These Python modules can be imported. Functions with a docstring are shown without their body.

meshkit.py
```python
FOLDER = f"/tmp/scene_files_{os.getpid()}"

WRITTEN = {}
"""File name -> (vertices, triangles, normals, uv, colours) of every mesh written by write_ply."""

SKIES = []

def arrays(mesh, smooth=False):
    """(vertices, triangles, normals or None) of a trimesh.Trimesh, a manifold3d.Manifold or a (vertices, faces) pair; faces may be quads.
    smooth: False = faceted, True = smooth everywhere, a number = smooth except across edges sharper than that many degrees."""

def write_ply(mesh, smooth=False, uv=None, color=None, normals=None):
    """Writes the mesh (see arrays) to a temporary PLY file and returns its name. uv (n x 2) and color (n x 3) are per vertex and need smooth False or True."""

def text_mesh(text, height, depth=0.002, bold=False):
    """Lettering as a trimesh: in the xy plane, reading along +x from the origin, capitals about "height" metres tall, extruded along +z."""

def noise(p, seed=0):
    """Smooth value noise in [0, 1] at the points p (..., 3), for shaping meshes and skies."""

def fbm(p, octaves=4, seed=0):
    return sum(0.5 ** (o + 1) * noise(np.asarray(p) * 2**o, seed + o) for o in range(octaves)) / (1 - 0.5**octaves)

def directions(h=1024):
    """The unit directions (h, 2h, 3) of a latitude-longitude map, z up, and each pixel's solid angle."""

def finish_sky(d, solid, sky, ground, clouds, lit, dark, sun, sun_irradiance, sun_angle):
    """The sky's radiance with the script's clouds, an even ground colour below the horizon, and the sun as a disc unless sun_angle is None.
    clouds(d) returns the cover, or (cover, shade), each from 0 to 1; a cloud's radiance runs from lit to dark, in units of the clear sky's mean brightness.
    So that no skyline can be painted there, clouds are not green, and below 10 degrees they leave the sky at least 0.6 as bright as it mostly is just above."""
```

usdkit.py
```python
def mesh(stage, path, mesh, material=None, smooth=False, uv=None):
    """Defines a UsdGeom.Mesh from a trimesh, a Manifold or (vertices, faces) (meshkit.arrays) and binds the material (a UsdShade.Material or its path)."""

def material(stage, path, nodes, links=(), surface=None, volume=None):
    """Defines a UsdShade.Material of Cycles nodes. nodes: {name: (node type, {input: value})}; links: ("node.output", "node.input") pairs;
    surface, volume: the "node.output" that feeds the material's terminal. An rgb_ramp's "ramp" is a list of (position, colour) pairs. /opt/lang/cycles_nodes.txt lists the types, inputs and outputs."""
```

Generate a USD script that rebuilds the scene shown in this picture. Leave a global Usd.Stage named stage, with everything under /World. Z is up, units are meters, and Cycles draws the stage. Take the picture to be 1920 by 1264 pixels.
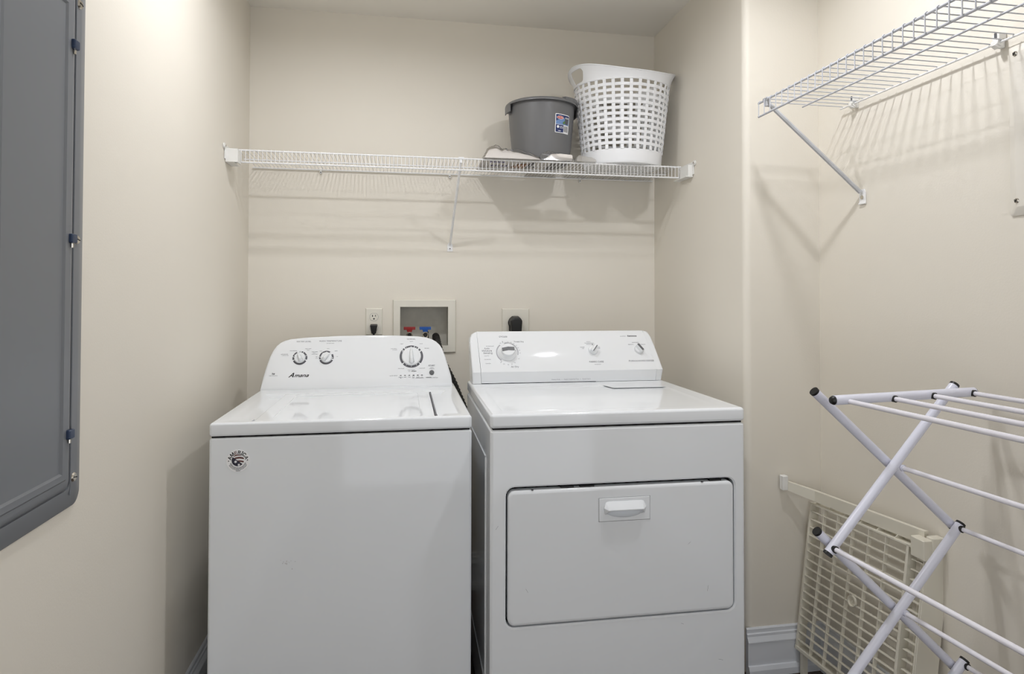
import math
import numpy as np
import trimesh
import manifold3d as m3
from manifold3d import Manifold, CrossSection
from shapely.geometry import Polygon, Point, box as sbox
import usdkit
import meshkit
from pxr import Usd, UsdGeom, UsdLux, UsdShade, Gf, Sdf

stage = Usd.Stage.CreateInMemory()
UsdGeom.SetStageUpAxis(stage, UsdGeom.Tokens.z)
UsdGeom.SetStageMetersPerUnit(stage, 1.0)
world = UsdGeom.Xform.Define(stage, "/World")
stage.SetDefaultPrim(world.GetPrim())
UsdGeom.Scope.Define(stage, "/World/Looks")

# ------------------------------------------------------------------ camera
YAW, PITCH, ROLL = 0.1739, -0.0170, 0.0019
F_PX, CY_PX = 1189.09, 532.47
CAM = np.array([0.6123, -2.7299, 1.2582])
EXPOSURE = 0.0
cam = UsdGeom.Camera.Define(stage, "/World/camera")
cam.CreateHorizontalApertureAttr(36.0)
cam.CreateVerticalApertureAttr(36.0 * 1264 / 1920)
cam.CreateFocalLengthAttr(F_PX / 1920 * 36.0)
cam.CreateVerticalApertureOffsetAttr(-(632.0 - CY_PX) / 1920 * 36.0)
cam.CreateClippingRangeAttr(Gf.Vec2f(0.02, 50))
cam.CreateExposureAttr(EXPOSURE)
_r = np.array([math.cos(YAW), -math.sin(YAW), 0]); _f = np.array([math.sin(YAW), math.cos(YAW), 0]); _u = np.array([0, 0, 1.0])
_f2 = _f * math.cos(PITCH) - _u * math.sin(PITCH); _u2 = _u * math.cos(PITCH) + _f * math.sin(PITCH)
_r3 = _r * math.cos(ROLL) + _u2 * math.sin(ROLL); _u3 = -_r * math.sin(ROLL) + _u2 * math.cos(ROLL)
M = np.eye(4); M[0, :3], M[1, :3], M[2, :3], M[3, :3] = _r3, _u3, -_f2, CAM
cam.AddTransformOp().Set(Gf.Matrix4d(*M.ravel().tolist()))

# ------------------------------------------------------------------ light: two small ceiling domes (their glass emits) and daylight through the open doorway behind the camera
LAMP_R = 0.045
LAMP_STRENGTH = 400.0
LAMP_COLOR = (0.985, 1.0, 1.045)
LAMPS = [(0.46, -1.02), (1.50, -1.36)]

DAYLIGHT = 0.47
dome = UsdLux.DomeLight.Define(stage, "/World/daylight")
dome.CreateIntensityAttr(DAYLIGHT)
dome.CreateColorAttr(Gf.Vec3f(0.955, 0.985, 1.035))

# ------------------------------------------------------------------ materials
def lin(c):
    c = np.asarray(c, float) / 255.0
    return tuple(np.where(c <= 0.04045, c / 12.92, ((c + 0.055) / 1.055) ** 2.4))

MATS = {}
def mat(name, rgb, rough=0.5, metal=0.0, bump=None, coat=0.0, trans=0.0, vary=None, spec=0.5, nodes=None, **kw):
    """rgb in sRGB 0..255; bump=(scale, strength, distance); vary=(scale, rgb2) mixes a second tone by noise."""
    n = {"p": ("principled_bsdf", dict(base_color=lin(rgb), roughness=rough, metallic=metal, coat_weight=coat, transmission_weight=trans, specular_ior_level=spec, **kw))}
    l = []
    if bump or vary:
        n["tc"] = ("texture_coordinate", {})
    if bump:
        n["bn"] = ("noise_texture", {"scale": bump[0], "detail": 3.0, "roughness": 0.55})
        n["b"] = ("bump", {"strength": bump[1], "distance": bump[2]})
        l += [("tc.object", "bn.vector"), ("bn.fac", "b.height"), ("b.normal", "p.normal")]
    if vary:
        n["vn"] = ("noise_texture", {"scale": vary[0], "detail": 4.0, "roughness": 0.6})
        n["vr"] = ("rgb_ramp", {"ramp": [(0.35, lin(rgb)), (0.7, lin(vary[1]))]})
        l += [("tc.object", "vn.vector"), ("vn.fac", "vr.fac"), ("vr.color", "p.base_color")]
    MATS[name] = usdkit.material(stage, "/World/Looks/" + name, n, l, surface="p.BSDF")
    return MATS[name]

mat("wall_paint", (232, 226, 214), 0.55, bump=(190.0, 0.16, 0.0012), spec=0.35)
mat("ceiling_paint", (240, 236, 227), 0.8, bump=(140.0, 0.12, 0.0012), spec=0.25)
mat("handle_white", (235, 238, 241), 0.3)
mat("trim_white", (226, 229, 234), 0.35)
mat("white_enamel", (235, 238, 241), 0.07)
mat("white_plastic_gloss", (237, 239, 241), 0.055)
mat("white_plastic", (236, 235, 231), 0.4)
mat("cream_plastic", (226, 221, 206), 0.42)
mat("box_plastic", (205, 202, 192), 0.5, vary=(14.0, (190, 187, 176)))
mat("hatch_white", (230, 225, 215), 0.4)
mat("plate_plastic", (228, 224, 212), 0.35)
mat("wire_white", (240, 240, 240), 0.32)
mat("wire_grey", (196, 198, 204), 0.35)
mat("brace_grey", (190, 191, 194), 0.4)
mat("rack_steel", (224, 225, 238), 0.28)
mat("rod_steel", (234, 232, 240), 0.3)
mat("black_plastic", (16, 16, 16), 0.4)
mat("black_rubber", (20, 19, 17), 0.55)
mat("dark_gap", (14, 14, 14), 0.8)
mat("dark_print", (52, 52, 58), 0.5)
mat("grey_print", (138, 138, 143), 0.5)
mat("pale_print", (178, 178, 182), 0.5)
mat("ring_grey", (92, 92, 98), 0.45)
mat("grip_grey", (98, 99, 101), 0.4)
mat("panel_grey", (122, 125, 130), 0.42, metal=0.15)
mat("hinge_blue", (52, 66, 92), 0.35, metal=0.3)
mat("chrome", (205, 200, 190), 0.22, metal=1.0)
mat("bucket_grey", (112, 112, 113), 0.38)
mat("basket_white", (246, 247, 249), 0.35)
mat("valve_red", (150, 32, 30), 0.4)
mat("valve_blue", (22, 84, 168), 0.4)
mat("cloth_white", (228, 222, 216), 0.75, bump=(60.0, 0.3, 0.003))
mat("print_purple", (92, 84, 132), 0.5)
mat("print_brown", (140, 98, 62), 0.5)
mat("label_white", (247, 247, 248), 0.4)
mat("label_navy", (38, 52, 104), 0.4)
mat("label_sky", (116, 148, 196), 0.4)
mat("label_red", (202, 62, 48), 0.4)
mat("label_green", (92, 132, 66), 0.4)
mat("flag_red", (96, 58, 54), 0.5)
mat("flag_navy", (36, 34, 52), 0.5)
mat("wood_floor", (74, 52, 36), 0.35, vary=(6.0, (46, 31, 22)))
mat("scuff_grey", (208, 209, 211), 0.4)

def film_material():
    n = {"f": ("fresnel", {"IOR": 1.35}), "m": ("math", {"math_type": "multiply_add", "value1": 0.5, "value2": 0.8, "value3": 0.05}),
         "t": ("transparent_bsdf", {"color": (0.96, 0.96, 0.96)}), "g": ("glossy_bsdf", {"color": (0.95, 0.95, 0.95), "roughness": 0.12}),
         "x": ("mix_closure", {})}
    l = [("f.fac", "m.value1"), ("m.value", "x.fac"), ("t.BSDF", "x.closure1"), ("g.BSDF", "x.closure2")]
    MATS["clear_film"] = usdkit.material(stage, "/World/Looks/clear_film", n, l, surface="x.closure")
film_material()
MATS["frosted_film"] = usdkit.material(stage, "/World/Looks/frosted_film", {"t": ("transparent_bsdf", {"color": (0.93, 0.93, 0.93)}), "p": ("principled_bsdf", {"base_color": lin((214, 210, 203)), "roughness": 0.3}), "x": ("mix_closure", {"fac": 0.42})}, [("t.BSDF", "x.closure1"), ("p.BSDF", "x.closure2")], surface="x.closure")
MATS["lamp_glow"] = usdkit.material(stage, "/World/Looks/lamp_glow", {"e": ("emission", {"color": LAMP_COLOR, "strength": LAMP_STRENGTH})}, [], surface="e.emission")

# ------------------------------------------------------------------ scene helpers
USED = {}
def fresh(parent, name):
    k = (parent, name); USED[k] = USED.get(k, -1) + 1
    return f"{parent}/{name}" if USED[k] == 0 else f"{parent}/{name}_{USED[k]:03d}"

def tag(prim, label=None, cat=None, group=None, kind=None):
    for k, v in (("label", label), ("category", cat), ("group", group), ("kind", kind)):
        if v: prim.SetCustomDataByKey(k, v)

def thing(name, label, cat, loc=(0, 0, 0), rz=0.0, group=None):
    path = fresh("/World", name)
    x = UsdGeom.Xform.Define(stage, path)
    x.AddTranslateOp().Set(Gf.Vec3d(*map(float, loc)))
    if rz: x.AddRotateZOp().Set(math.degrees(rz))
    tag(x.GetPrim(), label, cat, group)
    return path

def obj(parent, name, mesh, material, smooth=30, label=None, kind=None):
    if isinstance(mesh, (list,)):
        mesh = join(mesh)
    path = fresh(parent, name)
    usdkit.mesh(stage, path, mesh, MATS[material], smooth=smooth)
    if label or kind: tag(stage.GetPrimAtPath(path), label=label, kind=kind)
    return path

def struct(name, mesh, material, smooth=False, label=None):
    path = obj("/World", name, mesh, material, smooth)
    tag(stage.GetPrimAtPath(path), label, None, None, "structure")
    return path

# ------------------------------------------------------------------ mesh helpers
def tm(m):
    if isinstance(m, trimesh.Trimesh): return m
    me = m.to_mesh()
    return trimesh.Trimesh(np.array(me.vert_properties[:, :3]), np.array(me.tri_verts), process=False)

def join(ms): return trimesh.util.concatenate([tm(m) for m in ms])

def bx(x0, x1, y0, y1, z0, z1): return Manifold.cube([x1 - x0, y1 - y0, z1 - z0]).translate([x0, y0, z0])

_S = {}
def ball(n):
    if n not in _S:
        s = trimesh.creation.uv_sphere(count=[max(5, n // 2 + 1), n]) if n > 8 else trimesh.creation.icosphere(1)
        _S[n] = np.array(s.vertices)
    return _S[n]

def hull(points): return Manifold.hull_points(np.asarray(points, float))

def rbx(x0, x1, y0, y1, z0, z1, r, n=12):
    s = ball(n) * r
    return hull(np.vstack([s + [x, y, z] for x in (x0 + r, x1 - r) for y in (y0 + r, y1 - r) for z in (z0 + r, z1 - r)]))

def cyl(p, q, r, n=16, r2=None):
    p, q = np.asarray(p, float), np.asarray(q, float)
    d = q - p; L = np.linalg.norm(d)
    m = Manifold.cylinder(L, r, r if r2 is None else r2, n)
    z = d / L
    a = np.cross([0, 0, 1.0], z)
    if np.linalg.norm(a) < 1e-9:
        R = np.eye(3) if z[2] > 0 else np.diag([1, -1, -1.0])
    else:
        x = a / np.linalg.norm(a); y = np.cross(z, x); R = np.stack([x, y, z], 1)
    return m.transform(np.hstack([R, p[:, None]]))

def tube(pts, r, n=8, caps=True):
    """round tube along a polyline (mitred), as trimesh"""
    P = np.asarray(pts, float); k = len(P)
    T = np.gradient(P, axis=0) if k > 2 else np.repeat((P[1] - P[0])[None], 2, 0)
    for i in range(1, k - 1):
        a = (P[i] - P[i - 1]) / np.linalg.norm(P[i] - P[i - 1]); b = (P[i + 1] - P[i]) / np.linalg.norm(P[i + 1] - P[i]); T[i] = a + b
    T = T / np.linalg.norm(T, axis=1, keepdims=True)
    ref = np.array([0, 0, 1.0]) if abs(T[0][2]) < 0.9 else np.array([1.0, 0, 0])
    N = ref - T[0] * (ref @ T[0]); N /= np.linalg.norm(N)
    V = []
    rr = np.broadcast_to(np.asarray(r, float), (k,))
    for i in range(k):
        N = N - T[i] * (N @ T[i]); N /= np.linalg.norm(N); B = np.cross(T[i], N)
        a = np.arange(n) / n * 2 * np.pi
        V.append(P[i] + rr[i] * (np.cos(a)[:, None] * N + np.sin(a)[:, None] * B))
    V = np.vstack(V); F = []
    for i in range(k - 1):
        for j in range(n):
            a, b = i * n + j, i * n + (j + 1) % n
            F += [[a, b, b + n], [a, b + n, a + n]]
    if caps:
        V = np.vstack([V, P[0], P[-1]]); c0, c1 = len(V) - 2, len(V) - 1
        for j in range(n):
            F += [[c0, (j + 1) % n, j], [c1, (k - 1) * n + j, (k - 1) * n + (j + 1) % n]]
    return trimesh.Trimesh(V, F, process=False)

def arc(c, r, a0, a1, ex, ey, n=6):
    c, ex, ey = map(lambda v: np.asarray(v, float), (c, ex, ey))
    return [c + r * (math.cos(a) * ex + math.sin(a) * ey) for a in np.linspace(a0, a1, n)]

def smooth_path(pts, n=24):
    from scipy.interpolate import CubicSpline
    P = np.asarray(pts, float); t = np.r_[0, np.cumsum(np.linalg.norm(np.diff(P, axis=0), axis=1))]
    return CubicSpline(t, P)(np.linspace(0, t[-1], n))

def frame(o, ex, ey, en):
    """3x4 matrix mapping local (u, v, w) to o + u*ex + v*ey + w*en"""
    return np.hstack([np.stack([np.asarray(ex, float), np.asarray(ey, float), np.asarray(en, float)], 1), np.asarray(o, float)[:, None]])

def place(m, F):
    m = tm(m).copy()
    m.vertices = np.asarray(m.vertices) @ F[:, :3].T + F[:, 3]
    if np.linalg.det(F[:, :3]) < 0: m.invert()
    return m

def poly(pts, h, z0=0.0):
    """extrude a polygon (list of xy or shapely) along +z"""
    p = pts if isinstance(pts, Polygon) else Polygon(pts)
    cs = CrossSection([np.array(p.exterior.coords)[:-1]] + [np.array(i.coords)[:-1] for i in p.interiors], m3.FillRule.EvenOdd)
    return Manifold.extrude(cs, h).translate([0, 0, z0])

def rrect(x0, x1, y0, y1, r, n=6):
    return sbox(x0 + r, y0 + r, x1 - r, y1 - r).buffer(r, quad_segs=n)

def lathe(prof, n=32):
    return trimesh.creation.revolve(np.asarray(prof, float), sections=n)

def text(s, h, F, u, v, align="c", bold=False, slant=0.0, wide=1.0, d=0.0004):
    m = meshkit.text_mesh(s, h, d, bold)
    V = np.array(m.vertices)
    V[:, 0] *= wide
    w = V[:, 0].max() - V[:, 0].min(); V[:, 0] -= V[:, 0].min()
    V[:, 0] += slant * V[:, 1]
    V[:, 0] += u - {"c": w / 2, "l": 0, "r": w}[align]; V[:, 1] += v - h / 2
    m.vertices = V
    return place(m, F)

def ringseg(r0, r1, a0, a1, h, n=None):
    n = n or max(2, int(abs(a1 - a0) / 7) + 1)
    t = np.radians(np.linspace(a0, a1, n))
    pts = [(r1 * math.cos(a), r1 * math.sin(a)) for a in t] + [(r0 * math.cos(a), r0 * math.sin(a)) for a in t[::-1]]
    return poly(pts, h)

# ================================================================== THE ROOM
CEIL, XR, YRET, XW, YF = 2.4406, 1.7504, -0.7722, 2.026, -3.35
floor = struct("floor", bx(-0.2, 2.3, YF - 0.1, 0.2, -0.06, 0), "wood_floor", label="dark brown wood floor seen in slivers beside the machines")
n_pl = 0
for i in range(16):
    x0 = 0.0 + i * 0.13
    obj(floor, "plank", bx(x0 + 0.001, x0 + 0.1285, YF, 0.0 if x0 < 1.6 else -0.78, 0.0, 0.0012 + 0.0004 * (i % 3)), "wood_floor", False)
_ceil = bx(-0.2, 2.3, YF - 0.1, 0.2, CEIL, CEIL + 0.08)
for lx, ly in LAMPS: _ceil = _ceil - cyl((lx, ly, CEIL - 0.01), (lx, ly, CEIL + 0.05), 0.066, 40)
struct("ceiling", _ceil, "ceiling_paint", label="plain off-white ceiling over the laundry alcove")
struct("wall_left", bx(-0.1, 0, YF, 0.0, 0, CEIL), "wall_paint", label="cream left wall carrying the grey electrical panel")
BX0, BX1, BZ0, BZ1 = 0.606, 0.818, 1.036, 1.211
struct("wall_back", bx(-0.1, XR + 0.1, 0, 0.14, 0, CEIL) - bx(BX0, BX1, -0.02, 0.10, BZ0, BZ1), "wall_paint", label="cream back wall of the alcove behind the machines")
_cor = []
for a in np.linspace(math.pi, 1.5 * math.pi, 9):
    _cor.append((XR + 0.022 + 0.022 * math.cos(a), YRET + 0.022 + 0.022 * math.sin(a)))
struct("wall_partition", poly([(XR, 0.0)] + _cor + [(2.14, YRET), (2.14, 0.0)], CEIL), "wall_paint", smooth=25, label="cream wall stub with rounded corner at the right of the alcove")
struct("wall_right", bx(XW, XW + 0.1, YF, YRET, 0, CEIL), "wall_paint", label="cream right wall behind the drying rack")
struct("wall_front", bx(-0.1, XW + 0.1, YF - 0.1, YF, 0, CEIL) - bx(0.22, 1.80, YF - 0.2, YF + 0.1, -0.1, 2.06), "wall_paint", label="cream wall with the open closet doorway")

# baseboard profile (out from wall, up)
PROF = [(0, 0), (0.024, 0), (0.024, 0.022), (0.019, 0.034), (0.0145, 0.036), (0.0145, 0.108), (0.017, 0.110), (0.0165, 0.113), (0.0095, 0.127), (0.0095, 0.135), (0.006, 0.138), (0.006, 0.142), (0.0065, 0.150), (0.003, 0.154), (0, 0.154)]
def baseboard(name, p, q, out, label):
    p, q, out = np.array(p, float), np.array(q, float), np.array(out, float)
    L = np.linalg.norm(q - p)
    F = frame((p[0], p[1], 0), (out[0], out[1], 0), (0, 0, 1), ((q - p)[0] / L, (q - p)[1] / L, 0))
    struct(name, place(poly(PROF, L), F), "trim_white", label=label)
baseboard("baseboard_return", (XR - 0.004, YRET), (XW, YRET), (0, -1), "white moulded baseboard beside the dryer")
baseboard("baseboard_left", (0, YF), (0, 0), (1, 0), "white baseboard along the left wall")
baseboard("baseboard_right", (XW, YF), (XW, YRET), (-1, 0), "white baseboard along the right wall behind the rack")
baseboard("baseboard_back", (0, 0), (XR, 0), (0, -1), "white baseboard behind the washer and dryer")

# ceiling downlights
for i, (lx, ly) in enumerate(LAMPS):
    t = thing("recessed_ceiling_light", ["round recessed ceiling light in front of the washer", "round recessed ceiling light in front of the right wall shelf"][i], "lamp", (lx, ly, CEIL))
    obj(t, "trim_ring", lathe([(0.0610, 0.040), (0.0650, 0.040), (0.0650, 0.0), (0.0820, 0.0), (0.0820, -0.003), (0.0780, -0.0055), (0.0650, -0.0055), (0.0600, -0.002), (0.0560, 0.020), (0.0560, 0.040), (0.0610, 0.040)], 40), "white_plastic", 40)
    obj(t, "bulb_lens", Manifold.cylinder(0.004, LAMP_R, LAMP_R, 40).translate([0, 0, 0.003]), "lamp_glow", 40)
    obj(t, "reflector", lathe([(LAMP_R, 0.004), (0.0600, 0.004), (0.0600, 0.010), (LAMP_R, 0.010), (LAMP_R, 0.004)], 40), "white_plastic", 40)

# ================================================================== WASHER
def build_washer():
    W, D, H = 0.699, 0.690, 0.916
    t = thing("washing_machine", "white top-load washer with three dials on its rounded console, left of the dryer", "washing machine", (0.1142, -0.9324, 0), -0.0062)
    cab = rbx(0, W, 0, D, 0.018, 0.8760, 0.008)
    obj(t, "cabinet", cab, "white_enamel", 40)
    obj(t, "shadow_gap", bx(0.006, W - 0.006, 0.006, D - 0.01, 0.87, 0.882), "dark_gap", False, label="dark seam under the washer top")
    for x in (0.05, W - 0.05):
        for y in (0.05, D - 0.05):
            obj(t, "levelling_foot", cyl((x, y, 0), (x, y, 0.024), 0.018, 14), "black_rubber")
    top = rbx(0, W, -0.001, D, 0.8795, H, 0.0085, 14)
    pocket = hull(np.vstack([np.array([[x, y, H - 0.012] for x in (0.060, W - 0.060) for y in (0.060, 0.478)]), np.array([[x, y, H + 0.001] for x in (0.040, W - 0.040) for y in (0.046, 0.492)])]))
    top = top - pocket - rbx(0.104, 0.603, 0.012, 0.486, H - 0.016, H + 0.02, 0.004)
    obj(t, "top", top, "white_enamel", 35)
    obj(t, "lid_gap", [bx(0.5975, 0.6025, 0.020, 0.480, H - 0.016, H - 0.0035)], "ring_grey", False, label="dark gap along the right edge of the lid")
    lid = rbx(0.1065, 0.5965, 0.014, 0.482, H - 0.013, H - 0.0006, 0.005) - rbx(0.150, 0.556, 0.06, 0.44, H - 0.0022, H + 0.01, 0.001)
    obj(t, "lid", lid, "white_enamel", 35)
    # console: convex, rounded shoulders
    sl = 0.45; nrm = math.hypot(1, sl)
    ev = np.array([0, sl, 1]) / nrm; en = np.array([0, -1, sl]) / nrm
    o = np.array([0, 0.5928, 0.955])
    F = frame(o, (1, 0, 0), ev, en)
    def v_of(z): return (z - 0.955) * nrm
    out = [(0.0085, 0.955), (0.016, 0.993), (0.0255, 1.030), (0.037, 1.057), (0.047, 1.072), (0.060, 1.083), (0.076, 1.0905), (0.096, 1.0955), (0.150, 1.1005), (0.270, 1.1055), (0.394, 1.107), (0.490, 1.105), (0.560, 1.1015), (0.594, 1.0965), (0.614, 1.090), (0.630, 1.081), (0.643, 1.069), (0.653, 1.054), (0.664, 1.025), (0.674, 0.988), (0.684, 0.955)]
    op = Polygon([(x, v_of(z)) for x, z in out])
    pts = []
    for inset, w in ((0.010, 0.0), (0.006, -0.001), (0.003, -0.003), (0.001, -0.006), (0.0, -0.011), (0.0, -0.055)):
        q = op.buffer(-inset, quad_segs=4) if inset else op
        for u, v in list(q.exterior.coords)[:-1]:
            if v < 0.012: v = 0.0
            pts.append(o + np.array([u, 0, 0]) + v * ev + w * en)
    for x, y, z in ((0.004, 0.583, 0.912), (0.688, 0.583, 0.912), (0.004, 0.689, 0.912), (0.688, 0.689, 0.912), (0.006, 0.689, 0.955), (0.686, 0.689, 0.955), (0.008, 0.583, 0.925), (0.684, 0.583, 0.925)):
        pts.append((x, y, z))
    con = obj(t, "console", hull(pts), "white_plastic_gloss", 22)
    def dial(name, u, z, r_out, r_in, r_knob, segs, ang, pips):
        v = v_of(z)
        Fl = frame(o + np.array([u, 0, 0]) + v * ev, (1, 0, 0), ev, en)
        ms = [place(ringseg(r_in, r_out, a0, a1, 0.0005), Fl) for a0, a1 in segs]
        rp = obj(con, "dial_ring", ms, "ring_grey", False)
        obj(con, "dial_marks", [place(poly(sbox(r_in - 0.0003, -0.0011, r_in + (r_out - r_in) * 0.55, 0.0011), 0.0007).rotate([0, 0, a]), Fl) for a in pips], "label_white", False)
        body = place(lathe([(0, 0.0), (r_knob * 1.03, 0.0), (r_knob * 1.03, 0.004), (r_knob, 0.007), (r_knob * 0.93, 0.0095), (0, 0.0095)], 40), Fl)
        k = obj(con, "knob", body, "white_plastic_gloss", 35)
        L = r_knob
        s = ball(12)
        ridge = hull(np.vstack([s * 0.002 + [L * 0.97, 0, 0.0085], s * [0.003, 0.0035, 0.003] + [L * 0.5, 0, 0.018], s * [0.003, 0.0042, 0.003] + [-L * 0.4, 0, 0.0195], s * [0.003, 0.0050, 0.003] + [-L * 0.78, 0, 0.0125], [[-L * 0.75, 0.0075 + 0.08 * L, 0.009], [-L * 0.75, -0.0075 - 0.08 * L, 0.009], [L * 0.4, 0.0065, 0.009], [L * 0.4, -0.0065, 0.009], [L * 0.9, 0, 0.008]]]))
        obj(con, "knob_grip", place(ridge.rotate([0, 0, ang]), Fl), "white_plastic_gloss", 35)
    dial("a", 0.133, 1.0255, 0.0262, 0.0203, 0.0192, [(207, 333), (-16, 20), (24, 62), (66, 80), (90, 94.5), (118, 166), (172, 197)], 113, [20, 62, 150])
    dial("b", 0.2265, 1.0255, 0.0262, 0.0203, 0.0192, [(204, 336), (-12, 32), (60, 122), (122, 168), (172, 194)], 50, [-2, 90, 128, 178])
    dial("c", 0.5355, 1.0250, 0.0438, 0.0362, 0.0350, [(76, 104), (104, 124), (130, 140), (145, 218), (224, 240), (240, 300), (300, 316), (-38, 30), (36, 46), (54, 72)], 92, [92, 62, 118, 30, 150, 240, 270, 300])
    bt = obj(con, "start_button", place(lathe([(0, 0), (0.0090, 0), (0.0090, 0.003), (0.0080, 0.005), (0.0, 0.0055)], 28), frame(o + np.array([0.6105, 0, 0]) + v_of(0.9665) * ev, (1, 0, 0), ev, en)), "grip_grey", 40, label="dark grey round start button")
    for k in range(6):
        obj(con, "status_light", place(poly(rrect(-0.0032, 0.0032, -0.0011, 0.0011, 0.0008, 2), 0.0006), frame(o + np.array([0.4965 + k * 0.01555, 0, 0]) + v_of(0.9585) * ev, (1, 0, 0), ev, en)), "black_plastic", False)
    T = lambda s, h, u, z, **k: text(s, h, F, u, v_of(z), **k)
    obj(con, "brand_lettering", [T("A", 0.0158, 0.0985, 0.9668, align="l", bold=True, slant=0.55, wide=1.15), T("mana", 0.0112, 0.1185, 0.9650, align="l", bold=True, slant=0.50, wide=1.25)], "black_plastic", False)
    head = [T("WATER LEVEL", 0.0056, 0.143, 1.0835), T("WASH TEMPERATURE", 0.0056, 0.238, 1.0845), T("NORMAL", 0.0056, 0.5355, 1.0885)]
    obj(con, "heading_print", head, "grey_print", False)
    obj(con, "start_print", [T("START", 0.0056, 0.6110, 0.9915, bold=False)], "dark_print", False)
    small = [("all cold rinses", 0.238, 1.0765), ("auto sensing", 0.108, 1.0515), ("auto sensing", 0.078, 1.0395), ("+ extra rinse", 0.080, 1.0350), ("deep water", 0.160, 1.0580), ("wash", 0.160, 1.0530), ("deep water", 0.184, 1.0470), ("wash", 0.182, 1.0425), ("extra rinse", 0.184, 1.0380), ("tap", 0.1920, 1.0290), ("cold", 0.1920, 1.0240), ("cold", 0.2050, 1.0490), ("cool", 0.2310, 1.0575), ("warm", 0.2600, 1.0490), ("hot", 0.2650, 1.0290),
             ("regular", 0.5355, 1.0800), ("heavy", 0.5000, 1.0715), ("bulky items", 0.4700, 1.0545), ("& sheets", 0.4740, 1.0500), ("casual", 0.5720, 1.0715), ("delicates", 0.5930, 1.0545), ("drain & spin", 0.4980, 0.9830), ("clean washer", 0.5350, 0.9775), ("with", 0.5280, 0.9725), ("rinse & spin", 0.5750, 0.9830), ("cycle status", 0.4700, 0.9585), ("pause", 0.6110, 0.9850), ("unlock lid", 0.6110, 0.9808),
             ("sensing", 0.4965, 0.9525), ("fill", 0.4965, 0.9490), ("wash", 0.5120, 0.9525), ("rinse", 0.5276, 0.9525), ("final", 0.5430, 0.9525), ("spin", 0.5430, 0.9490), ("cycle", 0.5587, 0.9525), ("complete", 0.5587, 0.9490), ("lid", 0.5743, 0.9525), ("locked", 0.5743, 0.9490), ("hold 3 sec", 0.6240, 0.9490), ("high efficiency", 0.0460, 0.9660)]
    obj(con, "small_print", [T(s, 0.0030 if s != "cycle status" else 0.0036, u, z) for s, u, z in small], "grey_print", False, kind="stuff")
    obj(con, "cancel_print", [T("CANCEL", 0.0040, 0.6000, 0.9495), T("affresh", 0.0040, 0.5440, 0.9726, bold=True, slant=0.3), T("he", 0.0065, 0.0450, 0.9725, bold=True, slant=0.25)], "dark_print", False)
    # round sticker on the cabinet front
    Fs = frame((0.0742, -0.0001, 0.8145), (1, 0, 0), (0, 0, 1), (0, -1, 0))
    stk = obj(t, "sticker", place(Manifold.cylinder(0.0005, 0.0295, 0.0295, 48), Fs), "label_white", 40, label="round white sticker with AMERICA lettering and a striped flag disc")
    ms = []
    for ch, a in zip("AM", (159, 131)):
        Fr = frame(Fs[:, :3] @ np.array([0.0225 * math.cos(math.radians(a)), 0.0225 * math.sin(math.radians(a)), 0.0005]) + Fs[:, 3], Fs[:, :3] @ [math.sin(math.radians(a)), -math.cos(math.radians(a)), 0], Fs[:, :3] @ [math.cos(math.radians(a)), math.sin(math.radians(a)), 0], (0, -1, 0))
        ms.append(text(ch, 0.0088, Fr, 0, 0, bold=True))
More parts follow.
